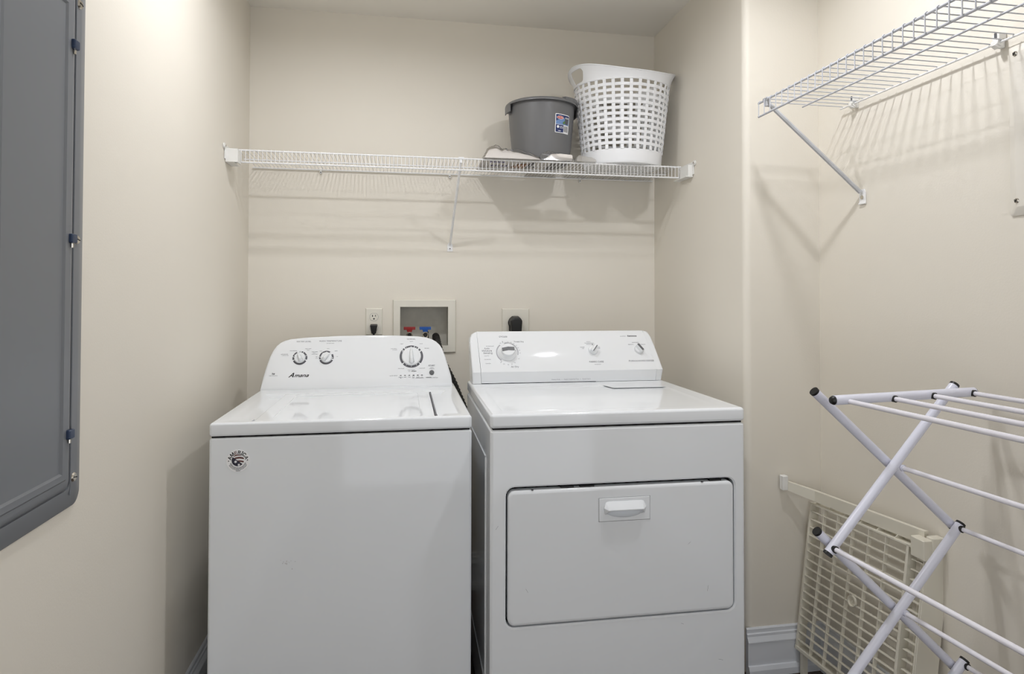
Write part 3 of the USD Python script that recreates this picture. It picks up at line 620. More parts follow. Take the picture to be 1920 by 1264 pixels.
def build_right_shelf():
    zt, d = 1.8635, 0.305
    t = thing("wire_shelf", "white wire shelf high on the right wall above the drying rack", "wire shelf", (XW, 0, zt))
    y0, y1 = -0.905, -2.15
    xr_ = -0.0170
    R = lambda x, z, r: tube([(x, y0, z), (x, y1, z)], r, 10)
    obj(t, "rail", R(xr_, -0.0045, 0.0028), "wire_white", label="rear rail beside the wall")
    obj(t, "rail", R(-0.152, -0.0042, 0.0026), "wire_grey")
    obj(t, "rail", R(-d, -0.0020, 0.0033), "wire_grey")
    obj(t, "rail", R(-d, -0.0440, 0.0033), "wire_grey")
    n = 41
    for i in range(n):
        y = y0 - 0.008 - 0.0305 * i
        obj(t, "wire", tube([(xr_ + 0.004, y, -0.002), (xr_ - 0.001, y, 0.0012), (-d + 0.004, y, 0.0026), (-d - 0.001, y, 0.0030), (-d - 0.0045, y, -0.001), (-d - 0.0045, y, -0.046)], 0.0016, 6), "wire_grey", 60)
    for y in (-0.962, -1.452, -1.98):
        c = obj(t, "wall_clip", [rbx(xr_ - 0.008, -0.0006, y - 0.006, y + 0.006, -0.016, 0.004, 0.002, 8), cyl((xr_, y - 0.009, -0.0045), (xr_, y + 0.009, -0.0045), 0.0085, 14), rbx(xr_ - 0.004, -0.0006, y - 0.009, y + 0.009, 0.004, 0.018, 0.0015, 8), hull([(xr_ - 0.014, y - 0.005, -0.012), (xr_ - 0.014, y + 0.005, -0.012), (xr_, y - 0.007, -0.018), (xr_, y + 0.007, -0.018), (xr_, y - 0.005, -0.004), (xr_, y + 0.005, -0.004)])], "white_plastic", 30)
        obj(c, "clip_slot", [rbx(xr_ - 0.006, xr_ - 0.0035, y - 0.003, y + 0.003, 0.007, 0.020, 0.0008, 6)], "grip_grey", 30)
    a, e = np.array([-d + 0.002, -0.947, -0.008]), np.array([-0.010, -0.983, -0.285])
    br = obj(t, "brace", [tube([a, e], 0.0068, 8)], "brace_grey", 40)
    obj(br, "brace_hook", [rbx(-d - 0.004, -d + 0.010, -0.958, -0.934, 0.0000, 0.0050, 0.001, 8), rbx(-d - 0.002, -d + 0.012, -0.953, -0.940, -0.022, 0.002, 0.001, 8)], "brace_grey", 30)
    obj(br, "brace_foot", [hull([(x, -0.984 + dy, -0.300 + dz) for dy, dz in ((-0.013, -0.020), (0.013, -0.020), (-0.013, 0.014), (0.013, 0.014), (-0.008, 0.024), (0.008, 0.024)) for x in (-0.0008, -0.0040)]), rbx(-0.007, -0.001, -0.998, -0.970, -0.3225, -0.3175, 0.001, 8)], "wire_white", 25)
    obj(br, "screw", join([cyl((-0.004, -0.984, -0.301), (-0.0062, -0.984, -0.301), 0.0062, 16)]), "chrome", 30)
    # the next brace, further along the same shelf
    a2, e2 = a + [0, -1.10, 0], e + [0, -1.10, 0]
    br2 = obj(t, "brace", [tube([a2, e2], 0.0068, 8)], "brace_grey", 40)
    obj(br2, "brace_foot", [rbx(-0.0040, -0.0008, e2[1] - 0.013, e2[1] + 0.013, -0.32, -0.28, 0.001, 6)], "wire_white", 25)
build_right_shelf()

# ================================================================== ON THE SHELF
DECK = 1.7855
def build_bucket():
    cx, cy, z0 = 1.186, -0.160, DECK + 0.0112
    t = thing("mop_bucket", "grey plastic bucket with a blue paper label on the wire shelf", "bucket", (cx, cy, z0))
    Hh = 0.238
    prof = [(0.0, 0.0), (0.108, 0.0), (0.1145, 0.004), (0.1165, 0.012), (0.1225, 0.06), (0.1295, 0.13), (0.1345, 0.19), (0.1370, 0.226), (0.1372, 0.238), (0.1345, 0.238), (0.1340, 0.226), (0.1265, 0.13), (0.1195, 0.06), (0.1130, 0.010), (0.0, 0.004)]
    obj(t, "body", lathe(prof, 72), "bucket_grey", 35)
    rim = [(0.1340, 0.2360), (0.1355, 0.2425), (0.1410, 0.2455), (0.1470, 0.2440), (0.1498, 0.2410), (0.1510, 0.2370), (0.1512, 0.2325), (0.1494, 0.2325), (0.1486, 0.2360), (0.1468, 0.2385), (0.1410, 0.2400), (0.1375, 0.2360), (0.1340, 0.2360)]
    obj(t, "rim", lathe(rim, 72), "bucket_grey", 35)
    # deeper skirt ears where the handle pivots
    for ang in (188, 8):
        ear = ringseg(0.1482, 0.1512, ang - 13, ang + 13, 0.030).translate([0, 0, 0.204])
        obj(t, "handle_ear", [ear, ringseg(0.134, 0.1500, ang - 3, ang + 3, 0.003).translate([0, 0, 0.204])], "bucket_grey", 30)
    # handle folded down onto the rim, at the right
    hp = []
    for a in np.linspace(-62, 78, 40):
        r = 0.1405
        hp.append((r * math.cos(math.radians(a)), r * math.sin(math.radians(a))))
    strip = []
    V, Fc = [], []
    for i, (x, y) in enumerate(hp):
        u = np.array([x, y]) / math.hypot(x, y)
        zz = 0.2475 + 0.010 * math.sin(math.pi * i / 39)
        for dr, dz in ((-0.010, 0.0), (0.006, 0.0), (0.0085, -0.012), (0.010, -0.012), (0.0095, 0.0035), (-0.010, 0.0075)):
            V.append((x + u[0] * dr, y + u[1] * dr, zz + dz))
    k = 6
    for i in range(len(hp) - 1):
        for j in range(k):
            a, b = i * k + j, i * k + (j + 1) % k
            Fc += [[a, b, b + k], [a, b + k, a + k]]
    n = len(hp)
    for j in range(1, k - 1):
        Fc += [[0, j + 1, j], [(n - 1) * k, (n - 1) * k + j, (n - 1) * k + j + 1]]
    hm = trimesh.Trimesh(V, Fc, process=False); hm.fix_normals()
    obj(t, "handle", hm, "bucket_grey", 30)
    # curved label
    def wrap(shape, a_c, z_c, lift, th=0.0004):
        """a flat shape (x along the wall, y up) laid on the cone"""
        m = tm(poly(shape, th)); m = m.subdivide_to_size(0.006, max_iter=6)
        V = np.array(m.vertices); zz = z_c + V[:, 1]
        rr = np.interp(zz, [0.012, 0.06, 0.13, 0.19, 0.226], [0.1165, 0.1225, 0.1295, 0.1345, 0.1370]) + lift + V[:, 2]
        a = a_c + V[:, 0] / 0.132
        return trimesh.Trimesh(np.stack([rr * np.cos(a), rr * np.sin(a), zz], 1), m.faces, process=False)
    ac, zc = math.radians(-61.5), 0.146
    lb = obj(t, "label", wrap(rrect(-0.0370, 0.0370, -0.0375, 0.0375, 0.003, 3), ac, zc, 0.0004), "label_white", False, label="white bordered blue label with barcode")
    obj(lb, "print_panel", [wrap(sbox(-0.0340, -0.004, 0.0335, 0.0340), ac, zc, 0.0009)], "label_sky", False)
    obj(lb, "print_panel", [wrap(sbox(-0.0340, -0.0345, 0.0040, -0.0055), ac, zc, 0.0009), wrap(Polygon([(-0.034, 0.034), (0.0335, 0.034), (0.0335, 0.025), (-0.010, 0.022), (-0.034, 0.008)]), ac, zc, 0.0013)], "label_navy", False)
    oval = Point(0, 0).buffer(1, quad_segs=8)
    from shapely import affinity
    obj(lb, "logo_oval", [wrap(affinity.translate(affinity.scale(oval, 0.0165, 0.0068), -0.0145, 0.0225), ac, zc, 0.0017)], "label_white", False)
    obj(lb, "logo_oval", [wrap(affinity.translate(affinity.scale(oval, 0.0150, 0.0054), -0.0145, 0.0225), ac, zc, 0.0021)], "label_red", False)
    tx = meshkit.text_mesh("Sterilite", 0.0050, 0.0003)
    V = np.array(tx.vertices); V[:, 0] = (V[:, 0] - V[:, 0].mean()) * 0.95 - 0.0145; V[:, 1] += 0.0200
    zz = zc + V[:, 1]; rr = np.interp(zz, [0.13, 0.19], [0.1295, 0.1345]) + 0.0027 + V[:, 2]; a_ = ac + V[:, 0] / 0.132
    obj(lb, "logo_print", trimesh.Trimesh(np.stack([rr * np.cos(a_), rr * np.sin(a_), zz], 1), tx.faces, process=False), "label_white", False)
    obj(lb, "picture", [wrap(Polygon([(0.0090, 0.0240), (0.0310, 0.0240), (0.0280, -0.0010), (0.0120, -0.0010)]), ac, zc, 0.0018)], "ring_grey", False)
    obj(lb, "picture", [wrap(affinity.translate(affinity.scale(oval, 0.0115, 0.0035), 0.0200, 0.0240), ac, zc, 0.0022)], "pale_print", False)
    obj(lb, "picture", [wrap(Polygon([(-0.002, 0.004), (0.009, 0.013), (0.011, 0.003), (0.004, -0.002)]), ac, zc, 0.0018)], "label_green", False)
    obj(lb, "barcode", [wrap(sbox(0.0075 + k * 0.0034, -0.0310, 0.0075 + k * 0.0034 + w, -0.0080), ac, zc, 0.0009) for k, w in enumerate((0.0016, 0.0010, 0.0020, 0.0008, 0.0016, 0.0012, 0.0018))], "dark_print", False)
    obj(lb, "small_print", [wrap(sbox(-0.0150, zc2, 0.0015, zc2 + 0.0012), ac, zc, 0.0013) for zc2 in (-0.0120, -0.0155, -0.0190)] + [wrap(affinity.translate(affinity.scale(oval, 0.0055, 0.0055), -0.0240, -0.0140), ac, zc, 0.0013), wrap(sbox(-0.022, -0.0305, -0.008, -0.0285), ac, zc, 0.0013)], "label_white", False, kind="stuff")
build_bucket()

def build_basket():
    cx, cy, z0 = 1.5240, -0.195, DECK
    t = thing("laundry_basket", "tall white woven plastic laundry basket at the right end of the wire shelf", "laundry basket", (cx, cy, z0))
    EY = 0.84
    def R(z): return np.interp(z, [0, 0.004, 0.012, 0.057, 0.331], [0.150, 0.160, 0.165, 0.169, 0.199])
    def pt(th, r, z): return (r * math.cos(th), EY * r * math.sin(th), z)
    def shell(prof, n=76):
        """closed ring profile [(r,z)] swept round the oval"""
        V, Fc = [], []; k = len(prof)
        for i in range(n):
            for r, z in prof: V.append(pt(2 * math.pi * i / n, r, z))
        for i in range(n):
            for j in range(k):
                a, b, c, d_ = i * k + j, i * k + (j + 1) % k, ((i + 1) % n) * k + j, ((i + 1) % n) * k + (j + 1) % k
                Fc += [[a, c, d_], [a, d_, b]]
        m = trimesh.Trimesh(V, Fc, process=False); m.fix_normals(); return m
    base = shell([(0.0001, 0.0), (0.150, 0.0), (0.160, 0.003), (0.1655, 0.012), (0.1690, 0.057), (0.1665, 0.057), (0.1625, 0.012), (0.150, 0.004), (0.0001, 0.004)])
    obj(t, "base", base, "basket_white", 35)
    N, ROWS = 34, 12
    zs0, zs1 = 0.0570, 0.3310
    pitch = (zs1 - zs0) / ROWS
    nz = 40
    for i in range(N):
        th = 2 * math.pi * i / N
        V, Fc = [], []
        for j in range(nz + 1):
            z = zs0 - 0.002 + (zs1 - zs0 + 0.006) * j / nz
            row = (z - zs0) / pitch
            off = 0.0015 * math.cos(math.pi * (row + i))
            hw = 0.0066 / R(z)
            for dth, dr in ((-hw, -0.0011), (hw, -0.0011), (hw, 0.0011), (-hw, 0.0011)):
                V.append(pt(th + dth, R(z) + off + dr, z))
        for j in range(nz):
            for q in range(4):
                a, b = j * 4 + q, j * 4 + (q + 1) % 4
                Fc += [[a, b, b + 4], [a, b + 4, a + 4]]
        Fc += [[0, 2, 1], [0, 3, 2], [nz * 4, nz * 4 + 1, nz * 4 + 2], [nz * 4, nz * 4 + 2, nz * 4 + 3]]
        m = trimesh.Trimesh(V, Fc, process=False); m.fix_normals()
        obj(t, "vertical_strip", m, "basket_white", 40)
    for k in range(1, ROWS):
        zc = zs0 + pitch * (k - 0.0)
        V, Fc = [], []; n = N * 4
        for i in range(n):
            th = 2 * math.pi * i / n
            off = -0.0015 * math.cos(math.pi * (k + i / 4.0))
            for dz, dr in ((-0.0059, -0.0011), (-0.0059, 0.0011), (0.0059, 0.0011), (0.0059, -0.0011)):
                V.append(pt(th, R(zc + dz) + off + dr, zc + dz))
        for i in range(n):
            for q in range(4):
                a, b = i * 4 + q, i * 4 + (q + 1) % 4; c, d_ = ((i + 1) % n) * 4 + q, ((i + 1) % n) * 4 + (q + 1) % 4
                Fc += [[a, c, d_], [a, d_, b]]
        m = trimesh.Trimesh(V, Fc, process=False); m.fix_normals()
        obj(t, "horizontal_band", m, "basket_white", 40)
    # flared rim rising into two handles
    n, k = 160, 14
    HA = math.radians(192)
    V = []
    for i in range(n):
        th = 2 * math.pi * i / n
        hgt = 0.5 * (1 + math.cos(2 * (th - HA)))          # 1 at the handles
        lobe = hgt ** 1.3
        ztop = 0.358 + 0.044 * lobe
        for j in range(k + 1):
            s = j / k
            z = 0.328 + (ztop - 0.328) * s
            r = R(0.328) + 0.0025 + (0.016 + 0.009 * lobe) * s ** 1.7 + 0.002 * s
            V.append(pt(th, r, z))
    V = np.array(V); inner = V.copy()
    rad = np.hypot(inner[:, 0], inner[:, 1]); inner[:, 0] *= (rad - 0.003) / rad; inner[:, 1] *= (rad - 0.003) / rad
    w = k + 1; Fc = []
    m0 = len(V)
    for i in range(n):
        i2 = (i + 1) % n
        for j in range(k):
            a, b, c, d_ = i * w + j, i2 * w + j, i2 * w + j + 1, i * w + j + 1
            Fc += [[a, b, c], [a, c, d_], [m0 + a, m0 + c, m0 + b], [m0 + a, m0 + d_, m0 + c]]
        a, b = i * w + k, i2 * w + k
        Fc += [[a, b, m0 + b], [a, m0 + b, m0 + a]]
        a, b = i * w, i2 * w
        Fc += [[a, m0 + b, b], [a, m0 + a, m0 + b]]
    rimm = Manifold(m3.Mesh(np.vstack([V, inner]).astype(np.float32), np.array(Fc, np.uint32)))
    if rimm.volume() < 0 or rimm.num_tri() == 0:
        rimm = Manifold(m3.Mesh(np.vstack([V, inner]).astype(np.float32), np.array(Fc, np.uint32)[:, ::-1]))
    for a in (HA, HA + math.pi):
        d_ = np.array([math.cos(a), EY * math.sin(a), 0]); d_ /= np.linalg.norm(d_); e_ = np.array([-d_[1], d_[0], 0])
        hole = poly(Polygon([(-0.030, -0.026), (0.030, -0.026), (0.046, 0.012), (0.038, 0.024), (-0.038, 0.024), (-0.046, 0.012)]).buffer(-0.013).buffer(0.013), 0.12)
        hole = hole.transform(frame(d_ * 0.15 + np.array([0, 0, 0.3650]), e_, (0, 0, 1), d_))
        rimm = rimm - hole
    obj(t, "rim", rimm, "basket_white", 40, label="solid flared rim with two handle holes")
    # rolled bead at the lip and at the foot of the rim
    def bead(zf, rf, r):
        P = np.array([pt(2 * math.pi * i / 96, rf(2 * math.pi * i / 96), zf(2 * math.pi * i / 96)) for i in range(97)])
        return tube(P, r, 6, caps=False)
    lobe = lambda th: (0.5 * (1 + math.cos(2 * (th - HA)))) ** 1.3
    obj(t, "rim_bead", bead(lambda th: 0.358 + 0.044 * lobe(th), lambda th: R(0.328) + 0.0025 + 0.016 + 0.009 * lobe(th) + 0.002 - 0.0012, 0.0024), "basket_white", 50)
    obj(t, "rim_bead", bead(lambda th: 0.3315, lambda th: R(0.3315) + 0.0018, 0.0022), "basket_white", 50)
build_basket()

def pillow(x0, x1, y0, y1, hfun, nx=48, ny=28, base=0.0, front=lambda a: 0.0):
    """closed lumpy pad lying on z=base"""
    V, Fc = [], []
    for s in (0, 1):
        for i in range(nx + 1):
            for j in range(ny + 1):
                a, b = i / nx, j / ny
                e = min(1.0, min(a, 1 - a) * nx / 4.0, min(b, 1 - b) * ny / 4.0) ** 0.5
                h = hfun(a, b) * e
                V.append((x0 + (x1 - x0) * a, y0 + front(a) + (y1 - y0 - front(a)) * b, base + (h + 0.0005 if s else 0.0)))
    w = ny + 1; o = (nx + 1) * w
    for i in range(nx):
        for j in range(ny):
            a, b, c, d_ = i * w + j, (i + 1) * w + j, (i + 1) * w + j + 1, i * w + j + 1
            Fc += [[a, c, b], [a, d_, c], [o + a, o + b, o + c], [o + a, o + c, o + d_]]
    per = [i * w for i in range(nx + 1)] + [nx * w + j for j in range(1, ny + 1)] + [i * w + ny for i in range(nx - 1, -1, -1)] + [j for j in range(ny - 1, 0, -1)]
    for q in range(len(per)):
        a, b = per[q], per[(q + 1) % len(per)]
        Fc += [[a, b, o + b], [a, o + b, o + a]]
    return trimesh.Trimesh(V, Fc, process=False)

def build_bags():
    nz = lambda x, y, s=0: float(meshkit.fbm(np.array([[x, y, 0.3]]), 3, s)[0])
    # left packet: thick in front of and left of the bucket, thin under it
    t = thing("plastic_packet", "lumpy clear plastic packet of folded white cloths, left of and under the bucket", "packet", (0.927, -0.328, DECK - 0.0005))
    def h1(a, b):
        top = float(np.interp(a, [0, .02, .06, .11, .18, .26, .34, .45, .62, .73, .80, 1], [.010, .020, .036, .045, .048, .044, .042, .038, .030, .018, .0095, .0095]))
        wr = 0.86 + 0.32 * nz(a * 15, b * 9)
        if a > 0.30:
            edge = 0.16 if a > 0.42 else 0.16 + 0.25 * (0.42 - a) / 0.12
            k = min(1, max(0, (b - edge + 0.07) / 0.07)); k = k * k * (3 - 2 * k)
            return max(0.0095, top * wr * (1 - k) + 0.0095 * k)
        return top * wr * (1 - 0.55 * b)
    cut = lambda a: 0.050 if a > 0.795 else 0.0
    obj(t, "folded_cloth", pillow(0, 0.275, 0.004, 0.29, h1, front=cut), "cloth_white", 50)
    def h1b(a, b): return h1(a, b) + (0.004 if not (a > 0.34 and b > 0.09) else 0.0012) + 0.018 * max(0, nz(a * 23 + 3, b * 13) - 0.40) * (0 if (a > 0.34 and b > 0.09) else 1)
    obj(t, "clear_wrapper", pillow(-0.004, 0.279, 0.0, 0.294, h1b, 72, 40, base=-0.0004, front=cut), "clear_film", 40, label="clear wrinkled plastic wrapper")
    # print on the wrapper's underside, seen through the wires
    Fu = frame((0, 0, -0.0016), (1, 0, 0), (0, -1, 0), (0, 0, -1))
    pr = [text("WHITE", 0.020, Fu, 0.085, -0.07, bold=True), text("TERRY", 0.018, Fu, 0.075, -0.15, bold=True)]
    obj(t, "wrapper_print", [place(poly(sbox(0.03 + 0.016 * k, -0.085, 0.041 + 0.016 * k, -0.065), 0.0004), Fu) for k in range(4)] + [place(poly(sbox(0.045 + 0.018 * k, -0.155, 0.058 + 0.018 * k, -0.138), 0.0004), Fu) for k in range(4)], "print_purple", False)
    obj(t, "wrapper_print", [place(poly(Polygon([(0.125, -0.17), (0.185, -0.175), (0.19, -0.085), (0.15, -0.105)]), 0.0004), Fu)], "print_brown", False)
    obj(t, "wrapper_print", [place(poly(Polygon([(0.192, -0.17), (0.205, -0.17), (0.212, -0.06), (0.194, -0.07)]), 0.0004), Fu), place(poly(Point(0.222, -0.15).buffer(0.006), 0.0004), Fu)], "dark_print", False)
    zf = 0.034
    obj(t, "top_print", [place(poly(sbox(0.0, 0.0, w, 0.0022), 0.0004), frame((u, 0.0035 + 0.004, z), (1, 0, 0), (0, 0.5, 0.86), (0, -0.86, 0.5))) for u, z, w in ((0.098, 0.0345, 0.012), (0.101, 0.0305, 0.012), (0.086, 0.030, 0.003), (0.086, 0.0345, 0.003))], "grey_print", False)
    # right packet: a white roll in clear film
    q = thing("plastic_packet", "clear plastic packet with a narrow white roll in front of the bucket", "packet", (1.150, -0.3235, DECK - 0.0003))
    s = ball(14)
    core = hull(np.vstack([s * [0.006, 0.0135, 0.0125] + [0.045, 0.019, 0.015], s * [0.006, 0.0155, 0.0145] + [0.080, 0.019, 0.016], s * [0.004, 0.0145, 0.0130] + [0.126, 0.019, 0.0145], s * [0.003, 0.006, 0.003] + [0.022, 0.019, 0.006]]))
    obj(q, "white_roll", core, "cloth_white", 40)
    def h2(a, b):
        return 0.030 * max(0.12, 1 - abs(a - 0.30) * 1.35) * (0.8 + 0.5 * nz(a * 9, b * 4, 5)) + 0.006
    obj(q, "clear_wrapper", pillow(-0.006, 0.139, 0.0, 0.040, h2, 50, 14), "clear_film", 40, label="clear plastic wrapper with a crumpled end")
    flap = pillow(0.0, 0.125, 0.0, 0.004, lambda a, b: 0.046 - 0.026 * a + 0.004 * nz(a * 12, 2.0), 30, 4)
    obj(q, "wrapper_flap", trimesh.Trimesh(np.array(flap.vertices) + [0.004, 0.0405, 0.0], flap.faces, process=False), "clear_film", 40)
    c = thing("plastic_sleeve", "frosted plastic sleeve lying between the narrow roll and the laundry basket", "sleeve", (1.293, -0.324, DECK - 0.0003))
    obj(c, "sleeve", pillow(0, 0.082, 0, 0.048, lambda a, b: 0.026 - 0.010 * a + 0.003 * nz(a * 6, b * 5, 9), 24, 12), "frosted_film", 40)
build_bags()

# ================================================================== ELECTRICAL PANEL (left wall)
def build_electrical_panel():
    t = thing("electrical_panel", "tall grey metal breaker panel cover on the left wall", "electrical panel", (0, -1.559, 1.359))
    # local: u = world y (towards the back), v = z, out = +x
    F = frame((0, 0, 0), (0, 1, 0), (0, 0, 1), (1, 0, 0))
    U, V = 0.181, 0.499
    pts = []
    for e, w in ((0.0, 0.001), (0.0, 0.004), (0.008, 0.0085), (0.030, 0.0150), (0.040, 0.0168)):
        q = rrect(-U + e, U - e, -V + e, V - e, max(0.022 - e * 0.3, 0.006))
        pts += [(u, v, w) for u, v in list(q.exterior.coords)[:-1]]
    cov = place(hull(pts), F)
    cov = Manifold(m3.Mesh(np.asarray(cov.vertices, np.float32), np.asarray(cov.faces, np.uint32)))
    well = place(poly(rrect(-0.1255, 0.1185, -0.4575, 0.4575, 0.012), 0.02, 0.0135), F)
    well = Manifold(m3.Mesh(np.asarray(well.vertices, np.float32), np.asarray(well.faces, np.uint32)))
    obj(t, "cover", cov - well, "panel_grey", 25)
    # door: stepped slab with a sunk field
    P = []
    for e, w in ((0, 0.0132), (0, 0.0165), (0.004, 0.0190), (0.010, 0.0200)):
        q = rrect(-0.1225 + e, 0.1155 - e, -0.4540 + e, 0.4540 - e, 0.012)
        P += [(u, v, w) for u, v in list(q.exterior.coords)[:-1]]
    d1 = hull(P)
    sink = hull(np.array([(u, v, w) for e, w in ((0.0, 0.0205), (0.005, 0.0186)) for u in (-0.0990 + e, 0.0860 - e) for v in (-0.4250 + e, 0.4250 - e)]))
    ridge = hull(np.array([(u, v, w) for e, w in ((0.0, 0.0195), (0.004, 0.0222)) for u in (-0.1090 + e, 0.0980 - e) for v in (-0.4380 + e, 0.4380 - e)]))
    sink2 = hull(np.array([(u, v, w) for e, w in ((0.0, 0.0225), (0.004, 0.0188)) for u in (-0.0985 + e, 0.0830 - e) for v in (-0.4240 + e, 0.4240 - e)]))
    dm = place((d1 + ridge) - sink2, F)
    obj(t, "door", dm, "panel_grey", 25)
    obj(t, "bead", [place(rbx(0.1195, 0.1215, -0.47, 0.47, 0.0155, 0.0185, 0.0009, 8), F)], "panel_grey")
    for v in (-0.355, 0.0, 0.355):
        h = obj(t, "hinge", [place(rbx(0.0930, 0.1130, v - 0.0085, v + 0.0085, 0.0185, 0.0285, 0.003, 10), F)], "hinge_blue", 30, label="dark blue-grey hinge clip")
        obj(h, "pin", [place(cyl((0.106, v - 0.0085, 0.022), (0.106, v - 0.0165, 0.022), 0.0025, 8), F)], "chrome", 30)
    for v in (-0.4400, 0.0, 0.4420):
        s = obj(t, "screw", place(lathe([(0, 0), (0.0085, 0), (0.0085, 0.0015), (0.0068, 0.0040), (0, 0.0052)], 20), frame((0.0160, 0.1325, v), (0, 1, 0), (0, 0, 1), (1, 0, 0))), "chrome", 30)
        obj(s, "slot", place(bx(-0.0052, 0.0052, -0.0009, 0.0009, 0.0042, 0.0054).rotate([0, 0, -12]), frame((0.0160, 0.1325, v), (0, 1, 0), (0, 0, 1), (1, 0, 0))), "black_plastic", False)
build_electrical_panel()

# ================================================================== ACCESS PANEL (right wall)
def build_access_panel():
    t = thing("access_panel", "white square wall hatch with four screws on the right wall under the wire shelf", "access panel", (XW, -1.668, 1.652))
    F = frame((0, 0, 0), (0, 1, 0), (0, 0, 1), (-1, 0, 0))
    P = []
    for e, w in ((0, 0.0008), (0.0, 0.003), (0.004, 0.005), (0.018, 0.0105), (0.021, 0.011)):
        q = rrect(-0.2 + e, 0.2 - e, -0.208 + e, 0.192 - e, 0.006)
        P += [(u, v, w) for u, v in list(q.exterior.coords)[:-1]]
    obj(t, "cover", place(hull(P), F), "hatch_white", 20)
    for u in (0.1775, -0.1775):
        for v in (0.168, -0.174):
            s = obj(t, "screw", place(lathe([(0, 0), (0.0060, 0), (0.0060, 0.001), (0.0045, 0.003), (0, 0.0038)], 18), frame((-0.0105, u, v), (0, 1, 0), (0, 0, 1), (-1, 0, 0))), "chrome", 30)
            obj(s, "slot", [place(bx(-0.004, 0.004, -0.0008, 0.0008, 0.0028, 0.0042).rotate([0, 0, a]), frame((-0.0105, u, v), (0, 1, 0), (0, 0, 1), (-1, 0, 0))) for a in (35, 125)], "black_plastic", False)
build_access_panel()

# ================================================================== DRYING RACK
def build_rack():
    t = thing("drying_rack", "white folding metal drying rack with scissor legs and black end caps", "drying rack", (1.770, -1.387, 0), 0.0497)
    LEN = 0.70
    RL, RR = 0.0106, 0.0056
    # legs in one end frame: (top, bottom, plane) plane 0 = outer, 1 = inner
    legs = [((-0.201, 1.032), (0.186, 0.692), 0), ((0.172, 1.040), (-0.186, 0.664), 1),
            ((-0.196, 0.706), (0.183, 0.350), 0), ((0.186, 0.702), (-0.178, 0.318), 1),
            ((-0.188, 0.360), (0.176, 0.004), 0), ((0.194, 0.372), (-0.176, 0.004), 1)]
    rods = [((-0.152, 1.0165), 1), ((-0.031, 1.0185), 1), ((0.079, 1.0215), 1), ((0.194, 1.0240), 1),
            ((0.010, 0.851), 0), ((0.179, 0.694), 1), ((-0.176, 0.676), 1), ((0.016, 0.510), 0), ((0.190, 0.364), 1), ((-0.166, 0.332), 1), ((0.004, 0.186), 0)]
    for end, sgn in ((0.0, 1), (-LEN, -1)):                 # far frame, near frame; sgn +1: outer side is +y
        for (a, b, pl) in legs:
            y = end + sgn * (0.0115 if pl == 0 else -0.0115)
            A, B = np.array([a[0], y, a[1]]), np.array([b[0], y, max(b[1], 0.012)])
            lp = obj(t, "leg", cyl(A, B, RL, 20), "rack_steel", 35)
            d = (A - B) / np.linalg.norm(A - B)
            obj(lp, "end_cap", cyl(A - d * 0.002, A + d * 0.0035, RL * 1.03, 20), "black_plastic", 35, label="black end cap")
            obj(lp, "end_cap", cyl(B + d * 0.002, B - d * 0.0035, RL * 1.03, 20), "black_plastic", 35, label="black end cap")
        y = end - sgn * 0.033
        bar = obj(t, "side_bar", cyl((-0.186, y, 1.0190), (0.206, y, 1.0255), 0.0112, 20), "rack_steel", 35)
        obj(bar, "end_cap", hull(np.vstack([ball(12) * [0.004, 0.0105, 0.0105] + [-0.1875, y, 1.0190], ball(12) * [0.004, 0.0085, 0.0085] + [-0.1915, y, 1.0190]])), "black_plastic", 35, label="black end cap")
        obj(bar, "end_cap", hull(ball(12) * [0.0045, 0.0105, 0.0105] + [0.207, y, 1.0255]), "black_plastic", 35, label="black end cap")
        for (p, g) in rods:
            if not g or p[0] == -0.152: continue
            yy = y - sgn * 0.0085 if p[1] > 1.0 else end - sgn * 0.020
            obj(t, "grommet", cyl((p[0], yy + sgn * 0.002, p[1]), (p[0], yy - sgn * 0.0055, p[1]), 0.0080, 16), "black_plastic", 35, label="black grommet where a rod enters the frame")
        for (p, g) in rods:
            if g: continue
            obj(t, "pivot_collar", cyl((p[0], end - sgn * 0.0205, p[1]), (p[0], end - sgn * 0.026, p[1]), 0.0078, 16), "rack_steel", 35)
    for (p, g) in rods:
        o = 0.040 if p[1] > 1.0 else 0.020
        obj(t, "rod", cyl((p[0], -o, p[1]), (p[0], -LEN + o, p[1]), RR, 14), "rod_steel", 35)
build_rack()

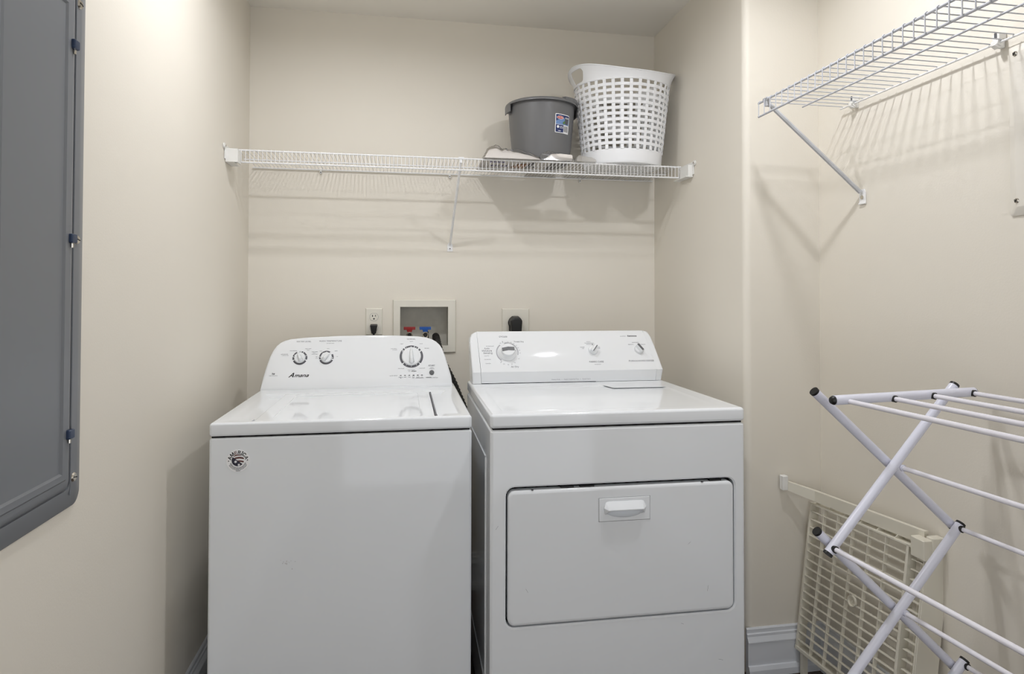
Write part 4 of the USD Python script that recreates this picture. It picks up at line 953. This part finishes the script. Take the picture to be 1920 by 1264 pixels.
# ================================================================== PLASTIC LATTICE SHELF leaning in the corner
def build_lattice():
    t = thing("plastic_lattice_panel", "beige plastic lattice shelf panel leaning in the corner behind the drying rack", "shelf panel", (1.912, -0.797, 0))
    O = np.array([0.0, 0.0, 0.090])
    a = np.array([0.008, -1.0, 0.045]); a /= np.linalg.norm(a)
    b = np.array([0.119, -0.006, 0.993]); b /= np.linalg.norm(b)
    n = np.cross(b, a); n /= np.linalg.norm(n)             # towards the room (-x)
    if n[0] > 0: n = -n
    F = frame(O, a, b, n)
    Wd, Hh = 0.412, 0.478
    B = lambda u0, u1, v0, v1, w0, w1: place(bx(u0, u1, v0, v1, w0, w1), F)
    RB = lambda u0, u1, v0, v1, w0, w1, r=0.0015: place(rbx(u0, u1, v0, v1, w0, w1, r, 8), F)
    ms = "cream_plastic"
    # frame rails
    obj(t, "frame_rail", RB(-0.004, 0.006, -0.004, Hh, -0.030, 0.0), ms)
    obj(t, "frame_rail", RB(0.404, 0.413, -0.004, Hh, -0.030, 0.0), ms)
    obj(t, "frame_rail", RB(-0.004, 0.47, -0.006, 0.006, -0.034, 0.0015), ms)
    obj(t, "frame_rail", RB(-0.004, 0.42, Hh - 0.006, Hh + 0.001, -0.030, 0.0), ms)
    obj(t, "frame_rail", RB(0.4585, 0.4635, -0.004, Hh + 0.01, -0.045, -0.004), ms)
    obj(t, "side_wall", RB(0.4640, 0.4680, -0.02, Hh + 0.01, -0.075, -0.004), ms)
    cols = [0.0665, 0.130, 0.1965, 0.2640, 0.3300]
    for u in cols:
        obj(t, "rib", B(u - 0.0013, u + 0.0013, 0.004, Hh - 0.004, -0.0125, -0.0008), ms, False)
    rows = 17
    for k in range(1, rows + 1):
        v = Hh * k / (rows + 1)
        obj(t, "slat", B(0.005, 0.406, v - 0.0011, v + 0.0011, -0.0105, -0.0004), ms, False)
        obj(t, "short_slat", B(0.424, 0.4590, v - 0.0011 - 0.008, v + 0.0011 - 0.008, -0.016, -0.002), ms, False)
    obj(t, "back_sheet", B(0.424, 0.460, 0.0, Hh, -0.036, -0.032), ms, False)
    bo = obj(t, "round_boss", place(lathe([(0.0120, -0.004), (0.0165, -0.004), (0.0165, 0.0025), (0.0140, 0.0025), (0.0130, -0.003), (0.0, -0.003), (0.0, -0.006), (0.0120, -0.006)], 28), frame(F[:, :3] @ np.array([0.2300, 0.2480, 0.002]) + F[:, 3], a, b, n)), ms, 30)
    obj(bo, "boss_pin", cyl(F[:, :3] @ np.array([0.230, 0.248, -0.004]) + F[:, 3], F[:, :3] @ np.array([0.230, 0.248, 0.002]) + F[:, 3], 0.0025, 10), ms)
    for k in range(6):
        u = 0.020 + k * 0.068
        obj(t, "gusset", place(hull([(u + du, v, w) for du in (0, 0.0025) for v, w in ((Hh, 0.0), (Hh, -0.028), (Hh + 0.020, -0.018), (Hh + 0.020, -0.028))]), F), ms, False)
    obj(t, "ledge", B(0.0, 0.42, Hh, Hh + 0.022, -0.032, -0.028), ms, False)
    # bar along the top, bent at the corner and ending in a square block at each end
    zo = 0.0
    L = lambda p: np.array(p) - np.array([1.912, -0.797, 0])
    T0, T1, T2 = L((1.879, -0.7900, 0.6265)), L((1.966, -0.832, 0.5960)), L((1.996, -1.245, 0.6110))
    def beam(p, q, th, ht):
        d = (q - p); side = np.cross(d, [0, 0, 1.0]); side /= np.linalg.norm(side)
        return hull([pp + side * s * th / 2 + np.array([0, 0, z]) for pp in (p, q) for s in (-1, 1) for z in (-ht / 2, ht / 2)])
    sd = [np.cross(T1 - T0, [0, 0, 1.0]), np.cross(T2 - T0, [0, 0, 1.0]), np.cross(T2 - T1, [0, 0, 1.0])]
    sd = [v / np.linalg.norm(v) for v in sd]
    sec = [[p + k * x * 0.0065 + np.array([0, 0, z * hz]) for x in (-1, 1) for z in (-1, 1)] for p, k, hz in zip((T0, T1, T2), sd, (0.0145, 0.0175, 0.0185))]
    obj(t, "top_bar", hull(sec[0] + sec[1]) + hull(sec[1] + sec[2]), ms, False)
    obj(t, "bar_block", rbx(T0[0] - 0.012, T0[0] + 0.008, T0[1] - 0.010, T0[1] + 0.012, T0[2] - 0.018, T0[2] + 0.030, 0.003, 8), "white_plastic", 30, label="paler block at the bar's far end")
    e = L((1.974, -1.247, 0.588))
    obj(t, "bar_block", [rbx(e[0] - 0.012, e[0] + 0.016, e[1] - 0.026, e[1] + 0.020, e[2] - 0.026, e[2] + 0.028, 0.004, 10), rbx(e[0] + 0.012, e[0] + 0.048, e[1] - 0.030, e[1] - 0.006, e[2] - 0.012, e[2] + 0.034, 0.004, 8)], ms, 30)
    for u in (0.020, 0.40):
        p = F[:, :3] @ np.array([u, 0.0, -0.016]) + F[:, 3]
        obj(t, "leg_stub", hull([(p[0] + sx * 0.009, p[1] + sy * 0.007, z) for sx in (-1, 1) for sy in (-1, 1) for z in (0.0018, p[2])]), ms, 30)
build_lattice()
